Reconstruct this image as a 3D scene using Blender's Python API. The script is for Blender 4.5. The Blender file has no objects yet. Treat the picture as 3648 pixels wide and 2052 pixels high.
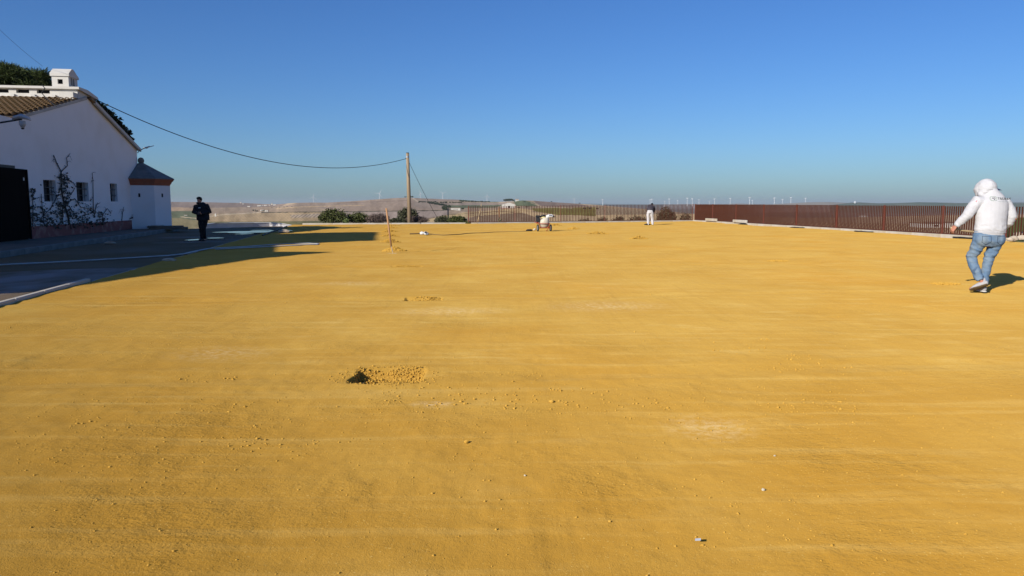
import bpy, bmesh, math, random
import numpy as np
from mathutils import Vector, Matrix, noise
from mathutils.bvhtree import BVHTree

R = math.radians
random.seed(7)
rng = np.random.default_rng(7)
scene = bpy.context.scene
COL = scene.collection

# ------------------------------------------------------------------ camera
F_PX, CAM_H = 2680.0, 1.45            # focal length in photo pixels (3648 wide), eye height
PITCH = math.atan(301.0 / F_PX)
cam_d = bpy.data.cameras.new('camera')
cam = bpy.data.objects.new('camera', cam_d); COL.objects.link(cam)
cam_d.sensor_width = 36.0
cam_d.lens = F_PX / 3648.0 * 36.0
cam_d.clip_start = 0.1; cam_d.clip_end = 120000
cam.location = (0, 0, CAM_H)
cam.rotation_euler = (R(90) - PITCH, 0, 0)
scene.camera = cam

# ------------------------------------------------------------------ light
SUN_EL, SHADOW_AZ = 24.0, 38.0        # shadows fall 38 degrees to the right of straight ahead
world = bpy.data.worlds.new('World'); scene.world = world
world.use_nodes = True
nt = world.node_tree
for n in list(nt.nodes): nt.nodes.remove(n)
wo = nt.nodes.new('ShaderNodeOutputWorld')
bg = nt.nodes.new('ShaderNodeBackground')
sky = nt.nodes.new('ShaderNodeTexSky'); sky.sky_type = 'NISHITA'
sky.sun_disc = False
sky.sun_elevation = R(SUN_EL)
sky.sun_rotation = R(180 + SHADOW_AZ)
sky.altitude = 100; sky.air_density = 1.0; sky.dust_density = 0.6; sky.ozone_density = 2.5
hs = nt.nodes.new('ShaderNodeHueSaturation'); hs.inputs['Saturation'].default_value = 1.15
bg.inputs['Strength'].default_value = 0.090
nt.links.new(sky.outputs[0], hs.inputs['Color'])
tint = nt.nodes.new('ShaderNodeMix'); tint.data_type = 'RGBA'; tint.blend_type = 'MULTIPLY'; tint.inputs['Factor'].default_value = 1.0
tint.inputs['B'].default_value = (0.45, 0.68, 1.06, 1)          # the camera's cool white balance on a clear winter sky
nt.links.new(hs.outputs[0], tint.inputs['A'])
nt.links.new(tint.outputs['Result'], bg.inputs['Color'])
nt.links.new(bg.outputs[0], wo.inputs['Surface'])

sd = bpy.data.lights.new('sun', 'SUN'); sun = bpy.data.objects.new('sun', sd); COL.objects.link(sun)
sd.energy = 5.0; sd.angle = R(0.55); sd.color = (1.0, 0.93, 0.82)
_a = R(SHADOW_AZ)
sun_dir = Vector((math.sin(_a) * math.cos(R(SUN_EL)), math.cos(_a) * math.cos(R(SUN_EL)), -math.sin(R(SUN_EL))))
sun.rotation_euler = sun_dir.to_track_quat('-Z', 'Y').to_euler()

scene.view_settings.view_transform = 'Standard'
scene.view_settings.look = 'None'
scene.view_settings.gamma = 1.0
scene.view_settings.use_curve_mapping = False
scene.view_settings.exposure = 0.20
scene.render.engine = 'CYCLES'
scene.cycles.use_denoising = True
scene.cycles.max_bounces = 6
scene.cycles.volume_bounces = 0

# ------------------------------------------------------------------ geometry of the photograph
_cp, _sp = math.cos(PITCH), math.sin(PITCH)
def ray(x, y):
    a, b = (x - 1824.0) / F_PX, (1026.0 - y) / F_PX
    return a, _cp + b * _sp, -_sp + b * _cp
def G(x, y, z=0.0):
    """point of the horizontal plane z seen at photo pixel x, y"""
    a, b, c = ray(x, y); t = (z - CAM_H) / c
    return Vector((a * t, b * t, z))
def A(x, y, Y):
    """point seen at photo pixel x, y at depth Y"""
    a, b, c = ray(x, y); t = Y / b
    return Vector((a * t, Y, CAM_H + c * t))

# ------------------------------------------------------------------ materials
MATS = {}
def mat(name, col, rough=0.8, col2=None, scale=4.0, amt=0.5, bump=0.0, bscale=40.0, metal=0.0, spec=0.3,
        detail=6.0, stretch=None, contrast=(0.35, 0.65), trans=0.0, speck=None):
    if name in MATS: return MATS[name]
    m = bpy.data.materials.new(name); MATS[name] = m
    m.use_nodes = True
    t = m.node_tree; N = t.nodes; L = t.links
    p = N['Principled BSDF']
    p.inputs['Roughness'].default_value = rough
    p.inputs['Metallic'].default_value = metal
    p.inputs['Specular IOR Level'].default_value = spec
    c1 = (*col, 1)
    tc = N.new('ShaderNodeTexCoord')
    mp = N.new('ShaderNodeMapping')
    L.new(tc.outputs['Object'], mp.inputs['Vector'])
    if stretch: mp.inputs['Scale'].default_value = stretch
    if col2 is None: col2 = tuple(c * 0.72 for c in col)
    nz = N.new('ShaderNodeTexNoise'); nz.inputs['Scale'].default_value = scale; nz.inputs['Detail'].default_value = detail
    L.new(mp.outputs[0], nz.inputs['Vector'])
    rp = N.new('ShaderNodeValToRGB')
    rp.color_ramp.elements[0].position = contrast[0]; rp.color_ramp.elements[1].position = contrast[1]
    rp.color_ramp.elements[0].color = c1
    rp.color_ramp.elements[1].color = (*[a * (1 - amt) + b * amt for a, b in zip(col, col2)], 1)
    L.new(nz.outputs['Fac'], rp.inputs['Fac'])
    out = rp.outputs['Color']
    if speck:
        n3 = N.new('ShaderNodeTexNoise'); n3.inputs['Scale'].default_value = speck[1]; n3.inputs['Detail'].default_value = 3
        L.new(mp.outputs[0], n3.inputs['Vector'])
        r3 = N.new('ShaderNodeValToRGB'); r3.color_ramp.elements[0].position = speck[2]; r3.color_ramp.elements[1].position = speck[2] + 0.08
        L.new(n3.outputs['Fac'], r3.inputs['Fac'])
        mx = N.new('ShaderNodeMix'); mx.data_type = 'RGBA'
        L.new(r3.outputs['Color'], mx.inputs['Factor']); L.new(out, mx.inputs['A']); mx.inputs['B'].default_value = (*speck[0], 1)
        out = mx.outputs['Result']
    L.new(out, p.inputs['Base Color'])
    if bump:
        nb = N.new('ShaderNodeTexNoise'); nb.inputs['Scale'].default_value = bscale; nb.inputs['Detail'].default_value = 5
        L.new(mp.outputs[0], nb.inputs['Vector'])
        bp = N.new('ShaderNodeBump'); bp.inputs['Strength'].default_value = bump; bp.inputs['Distance'].default_value = 0.02
        L.new(nb.outputs['Fac'], bp.inputs['Height']); L.new(bp.outputs[0], p.inputs['Normal'])
    if trans:
        p.inputs['Transmission Weight'].default_value = trans
    return m

def leaf_mat(name, c1, c2):
    if name in MATS: return MATS[name]
    m = bpy.data.materials.new(name); MATS[name] = m; m.use_nodes = True
    t = m.node_tree; N = t.nodes; L = t.links; p = N['Principled BSDF']
    p.inputs['Roughness'].default_value = 0.6; p.inputs['Specular IOR Level'].default_value = 0.25
    g = N.new('ShaderNodeNewGeometry'); rp = N.new('ShaderNodeValToRGB')
    rp.color_ramp.elements[0].color = (*c1, 1); rp.color_ramp.elements[1].color = (*c2, 1)
    L.new(g.outputs['Random Per Island'], rp.inputs['Fac']); L.new(rp.outputs[0], p.inputs['Base Color'])
    return m

M_WALL = mat('lime_white_wall', (0.80, 0.78, 0.77), 0.9, (0.70, 0.66, 0.62), 0.9, 0.55, 0.25, 9.0, spec=0.15, detail=9, contrast=(0.45, 0.75))
M_TRIM = mat('white_paint', (0.56, 0.54, 0.50), 0.85, (0.44, 0.40, 0.34), 2.0, 0.5, 0.15, 20.0, spec=0.15, contrast=(0.45, 0.8))
M_PLINTH = mat('red_ochre_plinth', (0.24, 0.085, 0.07), 0.9, (0.42, 0.27, 0.23), 3.0, 0.6, 0.3, 14.0, contrast=(0.5, 0.75))
M_CORNICE = mat('red_ochre_trim', (0.36, 0.13, 0.075), 0.85, (0.28, 0.10, 0.06), 4.0, 0.6)
M_CEMENT = mat('cement_grey', (0.20, 0.20, 0.19), 0.9, (0.12, 0.12, 0.115), 2.5, 0.8, 0.3, 18.0)
M_CONC = mat('pale_concrete', (0.50, 0.47, 0.42), 0.9, (0.36, 0.33, 0.29), 2.0, 0.7, 0.25, 20.0)
M_KERB = mat('kerb_concrete', (0.54, 0.50, 0.43), 0.9, (0.42, 0.34, 0.22), 1.6, 0.7, 0.2, 25.0)
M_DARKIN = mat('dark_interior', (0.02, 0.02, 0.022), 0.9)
M_GLASS = mat('window_glass', (0.03, 0.035, 0.04), 0.15, spec=0.5)
M_IRON = mat('black_iron', (0.02, 0.02, 0.02), 0.6, spec=0.4)
M_DOOR = mat('dark_brown_door', (0.009, 0.006, 0.005), 0.9, (0.005, 0.004, 0.003), 5, 0.8, 0.15, 30, spec=0.05, stretch=(1, 1, 0.1))
M_TILE = mat('weathered_roof_tile', (0.27, 0.17, 0.085), 0.9, (0.12, 0.085, 0.05), 3.5, 0.9, 0.5, 30, speck=((0.36, 0.30, 0.16), 9.0, 0.60))
M_TILEB = mat('roof_under_layer', (0.06, 0.045, 0.035), 0.95)
M_CORTEN = mat('rust_painted_steel', (0.086, 0.026, 0.012), 0.7, (0.060, 0.018, 0.009), 5, 0.8, spec=0.3, stretch=(1, 1, 0.3))
M_POSTR = mat('rust_red_post', (0.14, 0.036, 0.020), 0.65, (0.10, 0.027, 0.016), 5, 0.8, spec=0.35)
M_WOODP = mat('weathered_pole_wood', (0.33, 0.25, 0.16), 0.9, (0.18, 0.13, 0.085), 6, 0.9, 0.4, 30, stretch=(1, 1, 0.06))
M_WOOD = mat('tool_handle_wood', (0.43, 0.24, 0.115), 0.7, (0.30, 0.15, 0.07), 8, 0.8, 0.1, 40, stretch=(1, 1, 0.1))
M_PALEW = mat('pale_timber', (0.50, 0.38, 0.22), 0.8, (0.36, 0.26, 0.15), 8, 0.8, stretch=(1, 1, 0.1))
M_CABLE = mat('black_cable', (0.015, 0.015, 0.017), 0.6)
M_GALV = mat('galvanised_steel', (0.42, 0.43, 0.44), 0.45, metal=0.6, spec=0.5)
M_LAMP = mat('lamp_housing', (0.55, 0.56, 0.57), 0.5)
M_HOSE = mat('grey_hose', (0.50, 0.52, 0.53), 0.6, (0.35, 0.36, 0.36), 3, 0.6)
M_BARK = mat('bark', (0.12, 0.085, 0.06), 0.95, (0.06, 0.045, 0.035), 6, 0.9, 0.5, 20)
M_STEM = mat('vine_stem', (0.055, 0.045, 0.038), 0.9)
M_ROCK = mat('pale_rock', (0.55, 0.47, 0.36), 0.9, (0.38, 0.30, 0.22), 4, 0.8, 0.5, 15)
M_MEMB = mat('black_membrane', (0.02, 0.022, 0.022), 0.6)
M_PLASTIC = mat('milky_plastic', (0.60, 0.56, 0.46), 0.45, (0.48, 0.42, 0.32), 4, 0.7, spec=0.4)
M_REDM = mat('red_painted_steel', (0.38, 0.055, 0.03), 0.5, (0.24, 0.05, 0.03), 8, 0.7)
M_RUBBER = mat('black_rubber', (0.02, 0.02, 0.02), 0.75)
M_BLACKP = mat('black_plastic', (0.018, 0.018, 0.02), 0.5, spec=0.4)
M_WHITEP = mat('white_plastic', (0.72, 0.73, 0.73), 0.45)
M_STRAWY = mat('yellow_cloth', (0.68, 0.58, 0.26), 0.9)
M_TURB = mat('turbine_white', (0.54, 0.56, 0.58), 0.5)
L_BUSH = leaf_mat('bush_leaf', (0.030, 0.040, 0.012), (0.105, 0.115, 0.035))
L_PALE = leaf_mat('pale_bush_leaf', (0.06, 0.09, 0.025), (0.15, 0.19, 0.06))
L_DRY = leaf_mat('dry_shrub_twig', (0.085, 0.06, 0.05), (0.20, 0.15, 0.125))
L_OLIVE = leaf_mat('grey_green_leaf', (0.03, 0.035, 0.016), (0.10, 0.10, 0.055))
L_PINE = leaf_mat('pine_needles', (0.022, 0.036, 0.008), (0.075, 0.10, 0.022))
L_IVY = leaf_mat('ivy_leaf', (0.012, 0.02, 0.01), (0.03, 0.045, 0.018))
L_VINE = leaf_mat('vine_leaf', (0.05, 0.05, 0.042), (0.13, 0.13, 0.11))
L_FAR = leaf_mat('far_tree_leaf', (0.022, 0.032, 0.018), (0.06, 0.075, 0.04))

# ------------------------------------------------------------------ mesh helpers
class MB:
    """collects faces of ONE object"""
    def __init__(s): s.v = []; s.f = []
    def add(s, vs, fs):
        o = len(s.v); s.v.extend([tuple(v) for v in vs]); s.f.extend([tuple(i + o for i in f) for f in fs]); return s
    def box(s, c, size, ax=None):
        c = Vector(c); h = [d / 2 for d in size]
        ax = ax or (Vector((1, 0, 0)), Vector((0, 1, 0)), Vector((0, 0, 1)))
        vs = [c + ax[0] * (i * h[0]) + ax[1] * (j * h[1]) + ax[2] * (k * h[2]) for i in (-1, 1) for j in (-1, 1) for k in (-1, 1)]
        return s.add(vs, [(0, 1, 3, 2), (4, 6, 7, 5), (0, 4, 5, 1), (2, 3, 7, 6), (0, 2, 6, 4), (1, 5, 7, 3)])
    def prism(s, poly, vec):
        """polygon (3-D points) extruded along vec, closed"""
        n = len(poly); vec = Vector(vec)
        vs = [Vector(p) for p in poly] + [Vector(p) + vec for p in poly]
        fs = [tuple(range(n - 1, -1, -1)), tuple(range(n, 2 * n))]
        fs += [(i, (i + 1) % n, n + (i + 1) % n, n + i) for i in range(n)]
        return s.add(vs, fs)
    def tube(s, pts, rad, n=8, side=None, depth=None, caps=True, round_=False):
        """tube along pts; rad = number or list (half width along side), depth = half width across it"""
        pts = [Vector(p) for p in pts]; k = len(pts)
        rw = list(rad) if hasattr(rad, '__len__') else [rad] * k
        rd = rw if depth is None else (list(depth) if hasattr(depth, '__len__') else [depth] * k)
        if round_:
            def cap(p, q, w, d):
                dr = (p - q).normalized(); m = min(w, d)
                return [(p + dr * m * 0.87, w * 0.5, d * 0.5), (p + dr * m * 0.5, w * 0.87, d * 0.87)]
            a = cap(pts[0], pts[1], rw[0], rd[0]); b = cap(pts[-1], pts[-2], rw[-1], rd[-1])
            pts = [a[0][0], a[1][0]] + pts + [b[1][0], b[0][0]]
            rw = [a[0][1], a[1][1]] + rw + [b[1][1], b[0][1]]; rd = [a[0][2], a[1][2]] + rd + [b[1][2], b[0][2]]
            k = len(pts)
        vs = []; prev = None
        for i in range(k):
            t = (pts[min(i + 1, k - 1)] - pts[max(i - 1, 0)])
            t = t.normalized() if t.length > 1e-9 else Vector((0, 0, 1))
            if side is not None:
                u = Vector(side)
            elif prev is not None:
                u = prev
            else:
                u = Vector((1, 0, 0)) if abs(t.x) < 0.8 else Vector((0, 1, 0))
            u = u - t * u.dot(t)
            u = u.normalized() if u.length > 1e-6 else t.orthogonal().normalized()
            prev = u; w = t.cross(u)
            for j in range(n):
                q = 2 * math.pi * j / n
                vs.append(pts[i] + u * (math.cos(q) * rw[i]) + w * (math.sin(q) * rd[i]))
        fs = [(i * n + j, i * n + (j + 1) % n, (i + 1) * n + (j + 1) % n, (i + 1) * n + j) for i in range(k - 1) for j in range(n)]
        if caps:
            fs.append(tuple(range(n - 1, -1, -1))); fs.append(tuple(range((k - 1) * n, k * n)))
        return s.add(vs, fs)
    def ball(s, c, r, n=12, m=8, rot=None):
        c = Vector(c); r = r if hasattr(r, '__len__') else (r, r, r)
        vs = []
        for i in range(1, m):
            a = math.pi * i / m
            for j in range(n):
                b = 2 * math.pi * j / n
                p = Vector((math.sin(a) * math.cos(b) * r[0], math.sin(a) * math.sin(b) * r[1], math.cos(a) * r[2]))
                vs.append(c + (rot @ p if rot else p))
        top = Vector((0, 0, r[2])); bot = Vector((0, 0, -r[2]))
        vs.append(c + (rot @ top if rot else top)); vs.append(c + (rot @ bot if rot else bot))
        T = len(vs) - 2
        fs = [(i * n + j, (i + 1) * n + j, (i + 1) * n + (j + 1) % n, i * n + (j + 1) % n) for i in range(m - 2) for j in range(n)]
        fs += [(T, j, (j + 1) % n) for j in range(n)] + [(T + 1, (m - 2) * n + (j + 1) % n, (m - 2) * n + j) for j in range(n)]
        return s.add(vs, fs)
    def mesh(s, name):
        me = bpy.data.meshes.new(name); me.from_pydata(s.v, [], s.f); me.update(); return me
    def build(s, name, m, parent=None, smooth=False, bevel=0.0):
        me = s.mesh(name)
        bm = bmesh.new(); bm.from_mesh(me); bmesh.ops.recalc_face_normals(bm, faces=bm.faces)
        if bevel:
            bmesh.ops.bevel(bm, geom=[e for e in bm.edges if e.calc_face_angle(0) > 0.5], offset=bevel, segments=1, affect='EDGES')
        bm.to_mesh(me); bm.free()
        if smooth: me.polygons.foreach_set('use_smooth', [True] * len(me.polygons))
        return link(name, me, m, parent)

def wmat(o):
    m = o.matrix_basis.copy()
    return wmat(o.parent) @ o.matrix_parent_inverse @ m if o.parent else m
def link(name, me, m=None, parent=None):
    o = bpy.data.objects.new(name, me); COL.objects.link(o)
    if m and me is not None and not me.materials: me.materials.append(m)
    if parent is not None:
        o.parent = parent
        o.matrix_parent_inverse = wmat(parent).inverted()
    return o

def tag(o, label=None, cat=None, group=None, kind=None):
    if label: o['label'] = label
    if cat: o['category'] = cat
    if group: o['group'] = group
    if kind: o['kind'] = kind
    return o
def empty(name, loc, label, cat, group=None):
    o = bpy.data.objects.new(name, None); COL.objects.link(o); o.location = loc
    o.empty_display_size = 0.2
    return tag(o, label, cat, group)
def np_mesh(name, verts, faces):
    """fast mesh from arrays; faces (n,3) or (n,4)"""
    me = bpy.data.meshes.new(name)
    verts = np.asarray(verts, dtype=np.float32); faces = np.asarray(faces, dtype=np.int32)
    k = faces.shape[1]
    me.vertices.add(len(verts)); me.vertices.foreach_set('co', verts.ravel())
    me.loops.add(faces.size); me.loops.foreach_set('vertex_index', faces.ravel())
    me.polygons.add(len(faces))
    me.polygons.foreach_set('loop_start', np.arange(0, faces.size, k, dtype=np.int32))
    try: me.polygons.foreach_set('loop_total', np.full(len(faces), k, dtype=np.int32))
    except Exception: pass
    me.update(calc_edges=True); me.validate()
    return me
def vnoise(x, y, s, seed=0.0):
    """cheap smooth value noise on arrays, about -1..1"""
    x = np.asarray(x) * s + seed * 17.3; y = np.asarray(y) * s - seed * 9.1
    xi = np.floor(x); yi = np.floor(y); fx = x - xi; fy = y - yi
    fx = fx * fx * (3 - 2 * fx); fy = fy * fy * (3 - 2 * fy)
    def h(a, b):
        q = np.sin(a * 127.1 + b * 311.7 + seed * 74.7) * 43758.5453
        return (q - np.floor(q)) * 2 - 1
    return (h(xi, yi) * (1 - fx) + h(xi + 1, yi) * fx) * (1 - fy) + (h(xi, yi + 1) * (1 - fx) + h(xi + 1, yi + 1) * fx) * fy
#@@GROUND
# ------------------------------------------------------------------ the yard: sand, asphalt, kerbs
def XL(Y): return -7.23 - 0.1902 * (Y - 10.53)          # sand / asphalt border
def XR(Y): return 14.92 - 0.1429 * (Y - 62.3)           # right fence line
BACK = [(-14.5, 52.3), (-2.5, 54.5), (3.75, 57.1), (14.92, 62.3)]
def YB(X): return np.interp(X, [p[0] for p in BACK], [p[1] for p in BACK])
PITS = [G(1380, 1340), G(1510, 1064), G(1448, 951), G(1405, 893), G(1392, 862), G(1390, 841), G(1388, 825), G(1393, 812), G(1400, 803)]
PITS_R = [G(3372, 1011), G(2772, 931), G(2276, 851), G(2128, 832), G(2042, 816), G(1977, 804)]
HOLE = PITS[0]

def sand_height(X, Y):
    z = 0.014 * vnoise(X, Y, 0.33, 1) + 0.008 * vnoise(X, Y, 1.1, 2) + 0.004 * vnoise(X, Y, 3.7, 3)
    near = np.clip((16 - Y) / 10, 0, 1)
    z = z + near * (0.0035 * vnoise(X, Y, 9.0, 4) + 0.0022 * vnoise(X, Y, 22.0, 5) * (0.4 + 0.6 * (vnoise(X, Y, 0.9, 6) > 0.05)))
    # rake streaks running away from the viewer on the left
    st = np.clip(vnoise(X + 0.17 * Y, Y * 0.16, 2.6, 8) - 0.45, 0, 1) * np.clip((1.5 - X) / 3, 0, 1) * np.clip((Y - 3) / 4, 0, 1)
    z = z - 0.012 * st
    # trench lines joining the pits
    for i, p in enumerate(PITS[:4]):
        d = (Y - p.y) - 0.10 * (X - p.x) + 0.05 * vnoise(X, Y, 0.8, 11 + i)
        z = z - 0.012 * np.exp(-(d / 0.16) ** 2) + 0.006 * np.exp(-((np.abs(d) - 0.3) / 0.08) ** 2)
    # the open pit
    hx = (X - HOLE.x) + 0.05 * (Y - HOLE.y); hy = (Y - HOLE.y) - 0.02 * (X - HOLE.x)
    jag = 0.03 * vnoise(X, Y, 7, 20)
    inside = np.minimum(np.clip((0.30 + jag - np.abs(hx)) / 0.035, 0, 1), np.clip((0.27 + jag - np.abs(hy)) / 0.05, 0, 1))
    z = z - inside * (0.105 + 0.025 * vnoise(X, Y, 8, 21) - 0.03 * np.clip(hx / 0.3, 0, 1))
    for p, hw_, hd_, dp in ((PITS[1], 0.29, 0.17, 0.05), (PITS[2], 0.36, 0.16, 0.03)):
        ins = np.minimum(np.clip((hw_ + jag - np.abs(X - p.x + 0.06 * (Y - p.y))) / 0.04, 0, 1), np.clip((hd_ + jag - np.abs(Y - p.y)) / 0.05, 0, 1))
        z = z - ins * dp
    # sand washed away along the right-hand kerb
    dr = XR(Y) - X
    wash = np.clip(vnoise(Y, Y * 0, 0.33, 31) * 0.8 + 0.25, 0, 1)
    z = z - 0.10 * wash * np.exp(-(dr / 0.35) ** 2) * (Y < 56)
    return z

nc, nr = 720, 560
s = np.linspace(-0.58, 1.0, nc)
xs = 2.0 * np.sinh(3.14 * s)
uu = (xs - xs[0]) / (xs[-1] - xs[0])
vv = np.concatenate([[-30, -12, -4, 0, 1.4], np.geomspace(2.1, 54, nr)])
Yg = np.repeat(vv[:, None], nc, 1); Ug = np.repeat(uu[None, :], len(vv), 0)
X0 = XL(Yg) + (XR(Yg) - XL(Yg)) * Ug
Yg2 = np.where(Yg > 0, Yg * (YB(np.clip(XL(54) + (XR(60) - XL(54)) * Ug, -14.5, 14.9)) / 54.0), Yg)
Xg = XL(Yg2) + (XR(Yg2) - XL(Yg2)) * Ug
Zg = sand_height(Xg, Yg2)
idx = np.arange(Xg.size).reshape(Xg.shape)
faces = np.stack([idx[:-1, :-1], idx[:-1, 1:], idx[1:, 1:], idx[1:, :-1]], -1).reshape(-1, 4)
me = np_mesh('sand_yard', np.stack([Xg, Yg2, Zg], -1).reshape(-1, 3), faces)
me.polygons.foreach_set('use_smooth', np.ones(len(faces), dtype=bool))

def sand_material():
    m = bpy.data.materials.new('ochre_sand'); m.use_nodes = True; MATS['ochre_sand'] = m
    t = m.node_tree; N = t.nodes; L = t.links; p = N['Principled BSDF']
    p.inputs['Roughness'].default_value = 0.95; p.inputs['Specular IOR Level'].default_value = 0.08; p.inputs['Diffuse Roughness'].default_value = 0.7
    tc = N.new('ShaderNodeTexCoord')
    def nz(scale, detail=4, mapping=None, rough=0.55):
        n = N.new('ShaderNodeTexNoise'); n.inputs['Scale'].default_value = scale; n.inputs['Detail'].default_value = detail
        n.inputs['Roughness'].default_value = rough
        if mapping:
            mp = N.new('ShaderNodeMapping'); mp.inputs['Scale'].default_value = mapping[0]; mp.inputs['Rotation'].default_value = (0, 0, mapping[1])
            L.new(tc.outputs['Object'], mp.inputs['Vector']); L.new(mp.outputs[0], n.inputs['Vector'])
        else: L.new(tc.outputs['Object'], n.inputs['Vector'])
        return n.outputs['Fac']
    def ramp(fac, lo, hi):
        r = N.new('ShaderNodeMapRange'); r.inputs['From Min'].default_value = lo; r.inputs['From Max'].default_value = hi
        L.new(fac, r.inputs['Value']); return r.outputs['Result']
    def mix(fac, a, b, k=1.0):
        mu = N.new('ShaderNodeMath'); mu.operation = 'MULTIPLY'; mu.inputs[1].default_value = k; L.new(fac, mu.inputs[0])
        x = N.new('ShaderNodeMix'); x.data_type = 'RGBA'; L.new(mu.outputs[0], x.inputs['Factor'])
        for sck, val in (('A', a), ('B', b)):
            if isinstance(val, tuple): x.inputs[sck].default_value = (*val, 1)
            else: L.new(val, x.inputs[sck])
        return x.outputs['Result']
    c = mix(ramp(nz(0.55, 6), 0.35, 0.68), SAND_A, SAND_B)
    c = mix(ramp(nz(0.22, 3), 0.50, 0.72), c, SAND_O, 0.55)
    c = mix(ramp(nz(1.3, 6, ((1, 3.0, 1), R(-10))), 0.56, 0.78), c, SAND_P, 0.55)
    # sand colour turns darker and browner towards the foreground and the left
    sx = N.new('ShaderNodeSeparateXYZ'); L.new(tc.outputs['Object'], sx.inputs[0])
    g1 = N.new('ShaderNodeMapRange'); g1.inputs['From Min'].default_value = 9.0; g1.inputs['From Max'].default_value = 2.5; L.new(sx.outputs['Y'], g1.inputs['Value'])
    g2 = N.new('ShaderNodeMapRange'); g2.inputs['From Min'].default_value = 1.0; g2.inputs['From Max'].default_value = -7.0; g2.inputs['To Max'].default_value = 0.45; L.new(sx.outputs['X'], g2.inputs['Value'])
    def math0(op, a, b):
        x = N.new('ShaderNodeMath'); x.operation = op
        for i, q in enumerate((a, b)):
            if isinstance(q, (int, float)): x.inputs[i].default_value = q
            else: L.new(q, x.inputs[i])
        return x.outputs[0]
    brown_mask = math0('ADD', math0('MULTIPLY', g1.outputs[0], 0.85), g2.outputs[0])
    brown_mask = math0('ADD', brown_mask, math0('MULTIPLY', math0('SUBTRACT', nz(0.8, 5), 0.5), 1.6))
    c = mix(ramp(brown_mask, 0.0, 1.0), c, SAND_BROWN, 0.95)
    # pale lime stains
    for (px, py, rx, ry, k) in STAINS:
        q = G(px, py); mp = N.new('ShaderNodeMapping'); mp.vector_type = 'TEXTURE'; mp.inputs['Location'].default_value = (q.x, q.y, 0); mp.inputs['Scale'].default_value = (rx, ry, 1); mp.inputs['Rotation'].default_value = (0, 0, R(8))
        L.new(tc.outputs['Object'], mp.inputs['Vector']); gr = N.new('ShaderNodeTexGradient'); gr.gradient_type = 'SPHERICAL'; L.new(mp.outputs[0], gr.inputs['Vector'])
        f_ = math0('MULTIPLY', gr.outputs['Fac'], ramp(nz(16, 8, None, 0.7), 0.44, 0.60))
        c = mix(f_, c, SAND_S, k)
    # faint roller and rake bands
    c = mix(ramp(nz(1.6, 5, ((0.22, 4.0, 1), R(8))), 0.52, 0.74), c, SAND_L, 0.30)
    c = mix(ramp(nz(2.2, 5, ((3.5, 0.14, 1), R(-10))), 0.54, 0.74), c, SAND_D, 0.22)
    c = mix(ramp(nz(7, 5, ((1.0, 2.2, 1), R(-10))), 0.52, 0.75), c, SAND_D, 0.35)
    c = mix(ramp(nz(55, 4), 0.52, 0.75), c, SAND_D, 0.55)
    c = mix(ramp(nz(90, 2), 0.66, 0.74), c, SAND_L, 0.7)
    L.new(c, p.inputs['Base Color'])
    def math_(op, a, b):
        x = N.new('ShaderNodeMath'); x.operation = op
        for i, q in enumerate((a, b)):
            if isinstance(q, (int, float)): x.inputs[i].default_value = q
            else: L.new(q, x.inputs[i])
        return x.outputs[0]
    rough_ = math_('ADD', 0.30, math_('MULTIPLY', ramp(nz(0.75, 4), 0.48, 0.66), 0.75))      # trampled areas are rougher than rolled ones
    h = math_('MULTIPLY', nz(60, 4), 0.0085)
    h = math_('ADD', h, math_('MULTIPLY', nz(14, 4, ((1.0, 2.0, 1), R(-25))), 0.013))
    h = math_('MULTIPLY', h, rough_)
    h = math_('ADD', h, math_('MULTIPLY', nz(160, 2), 0.003))
    h = math_('ADD', h, math_('MULTIPLY', nz(3.0, 4, ((2.6, 0.12, 1), R(-10))), 0.006))       # rake and roller streaks
    bp = N.new('ShaderNodeBump'); bp.inputs['Strength'].default_value = 0.95; bp.inputs['Distance'].default_value = 1.0
    L.new(h, bp.inputs['Height']); L.new(bp.outputs[0], p.inputs['Normal'])
    return m
M_CLOD_ROUGH = 0.7
SAND_A, SAND_B = (0.515, 0.317, 0.066), (0.455, 0.262, 0.046)
SAND_O, SAND_P = (0.53, 0.262, 0.028), (0.61, 0.44, 0.15)
SAND_D, SAND_L = (0.36, 0.20, 0.036), (0.65, 0.46, 0.15)
SAND_BROWN, SAND_S = (0.405, 0.213, 0.028), (0.74, 0.62, 0.40)
STAINS = [(2520, 1515, 0.36, 0.36, 0.36), (2160, 1092, 1.1, 0.7, 0.42), (790, 1262, 0.6, 0.5, 0.3), (1600, 1110, 1.0, 0.5, 0.4), (1545, 1440, 0.2, 0.12, 0.5), (1250, 1012, 0.8, 0.5, 0.35)]
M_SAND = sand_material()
sand = tag(link('sand_yard', me, M_SAND), kind='structure')

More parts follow.
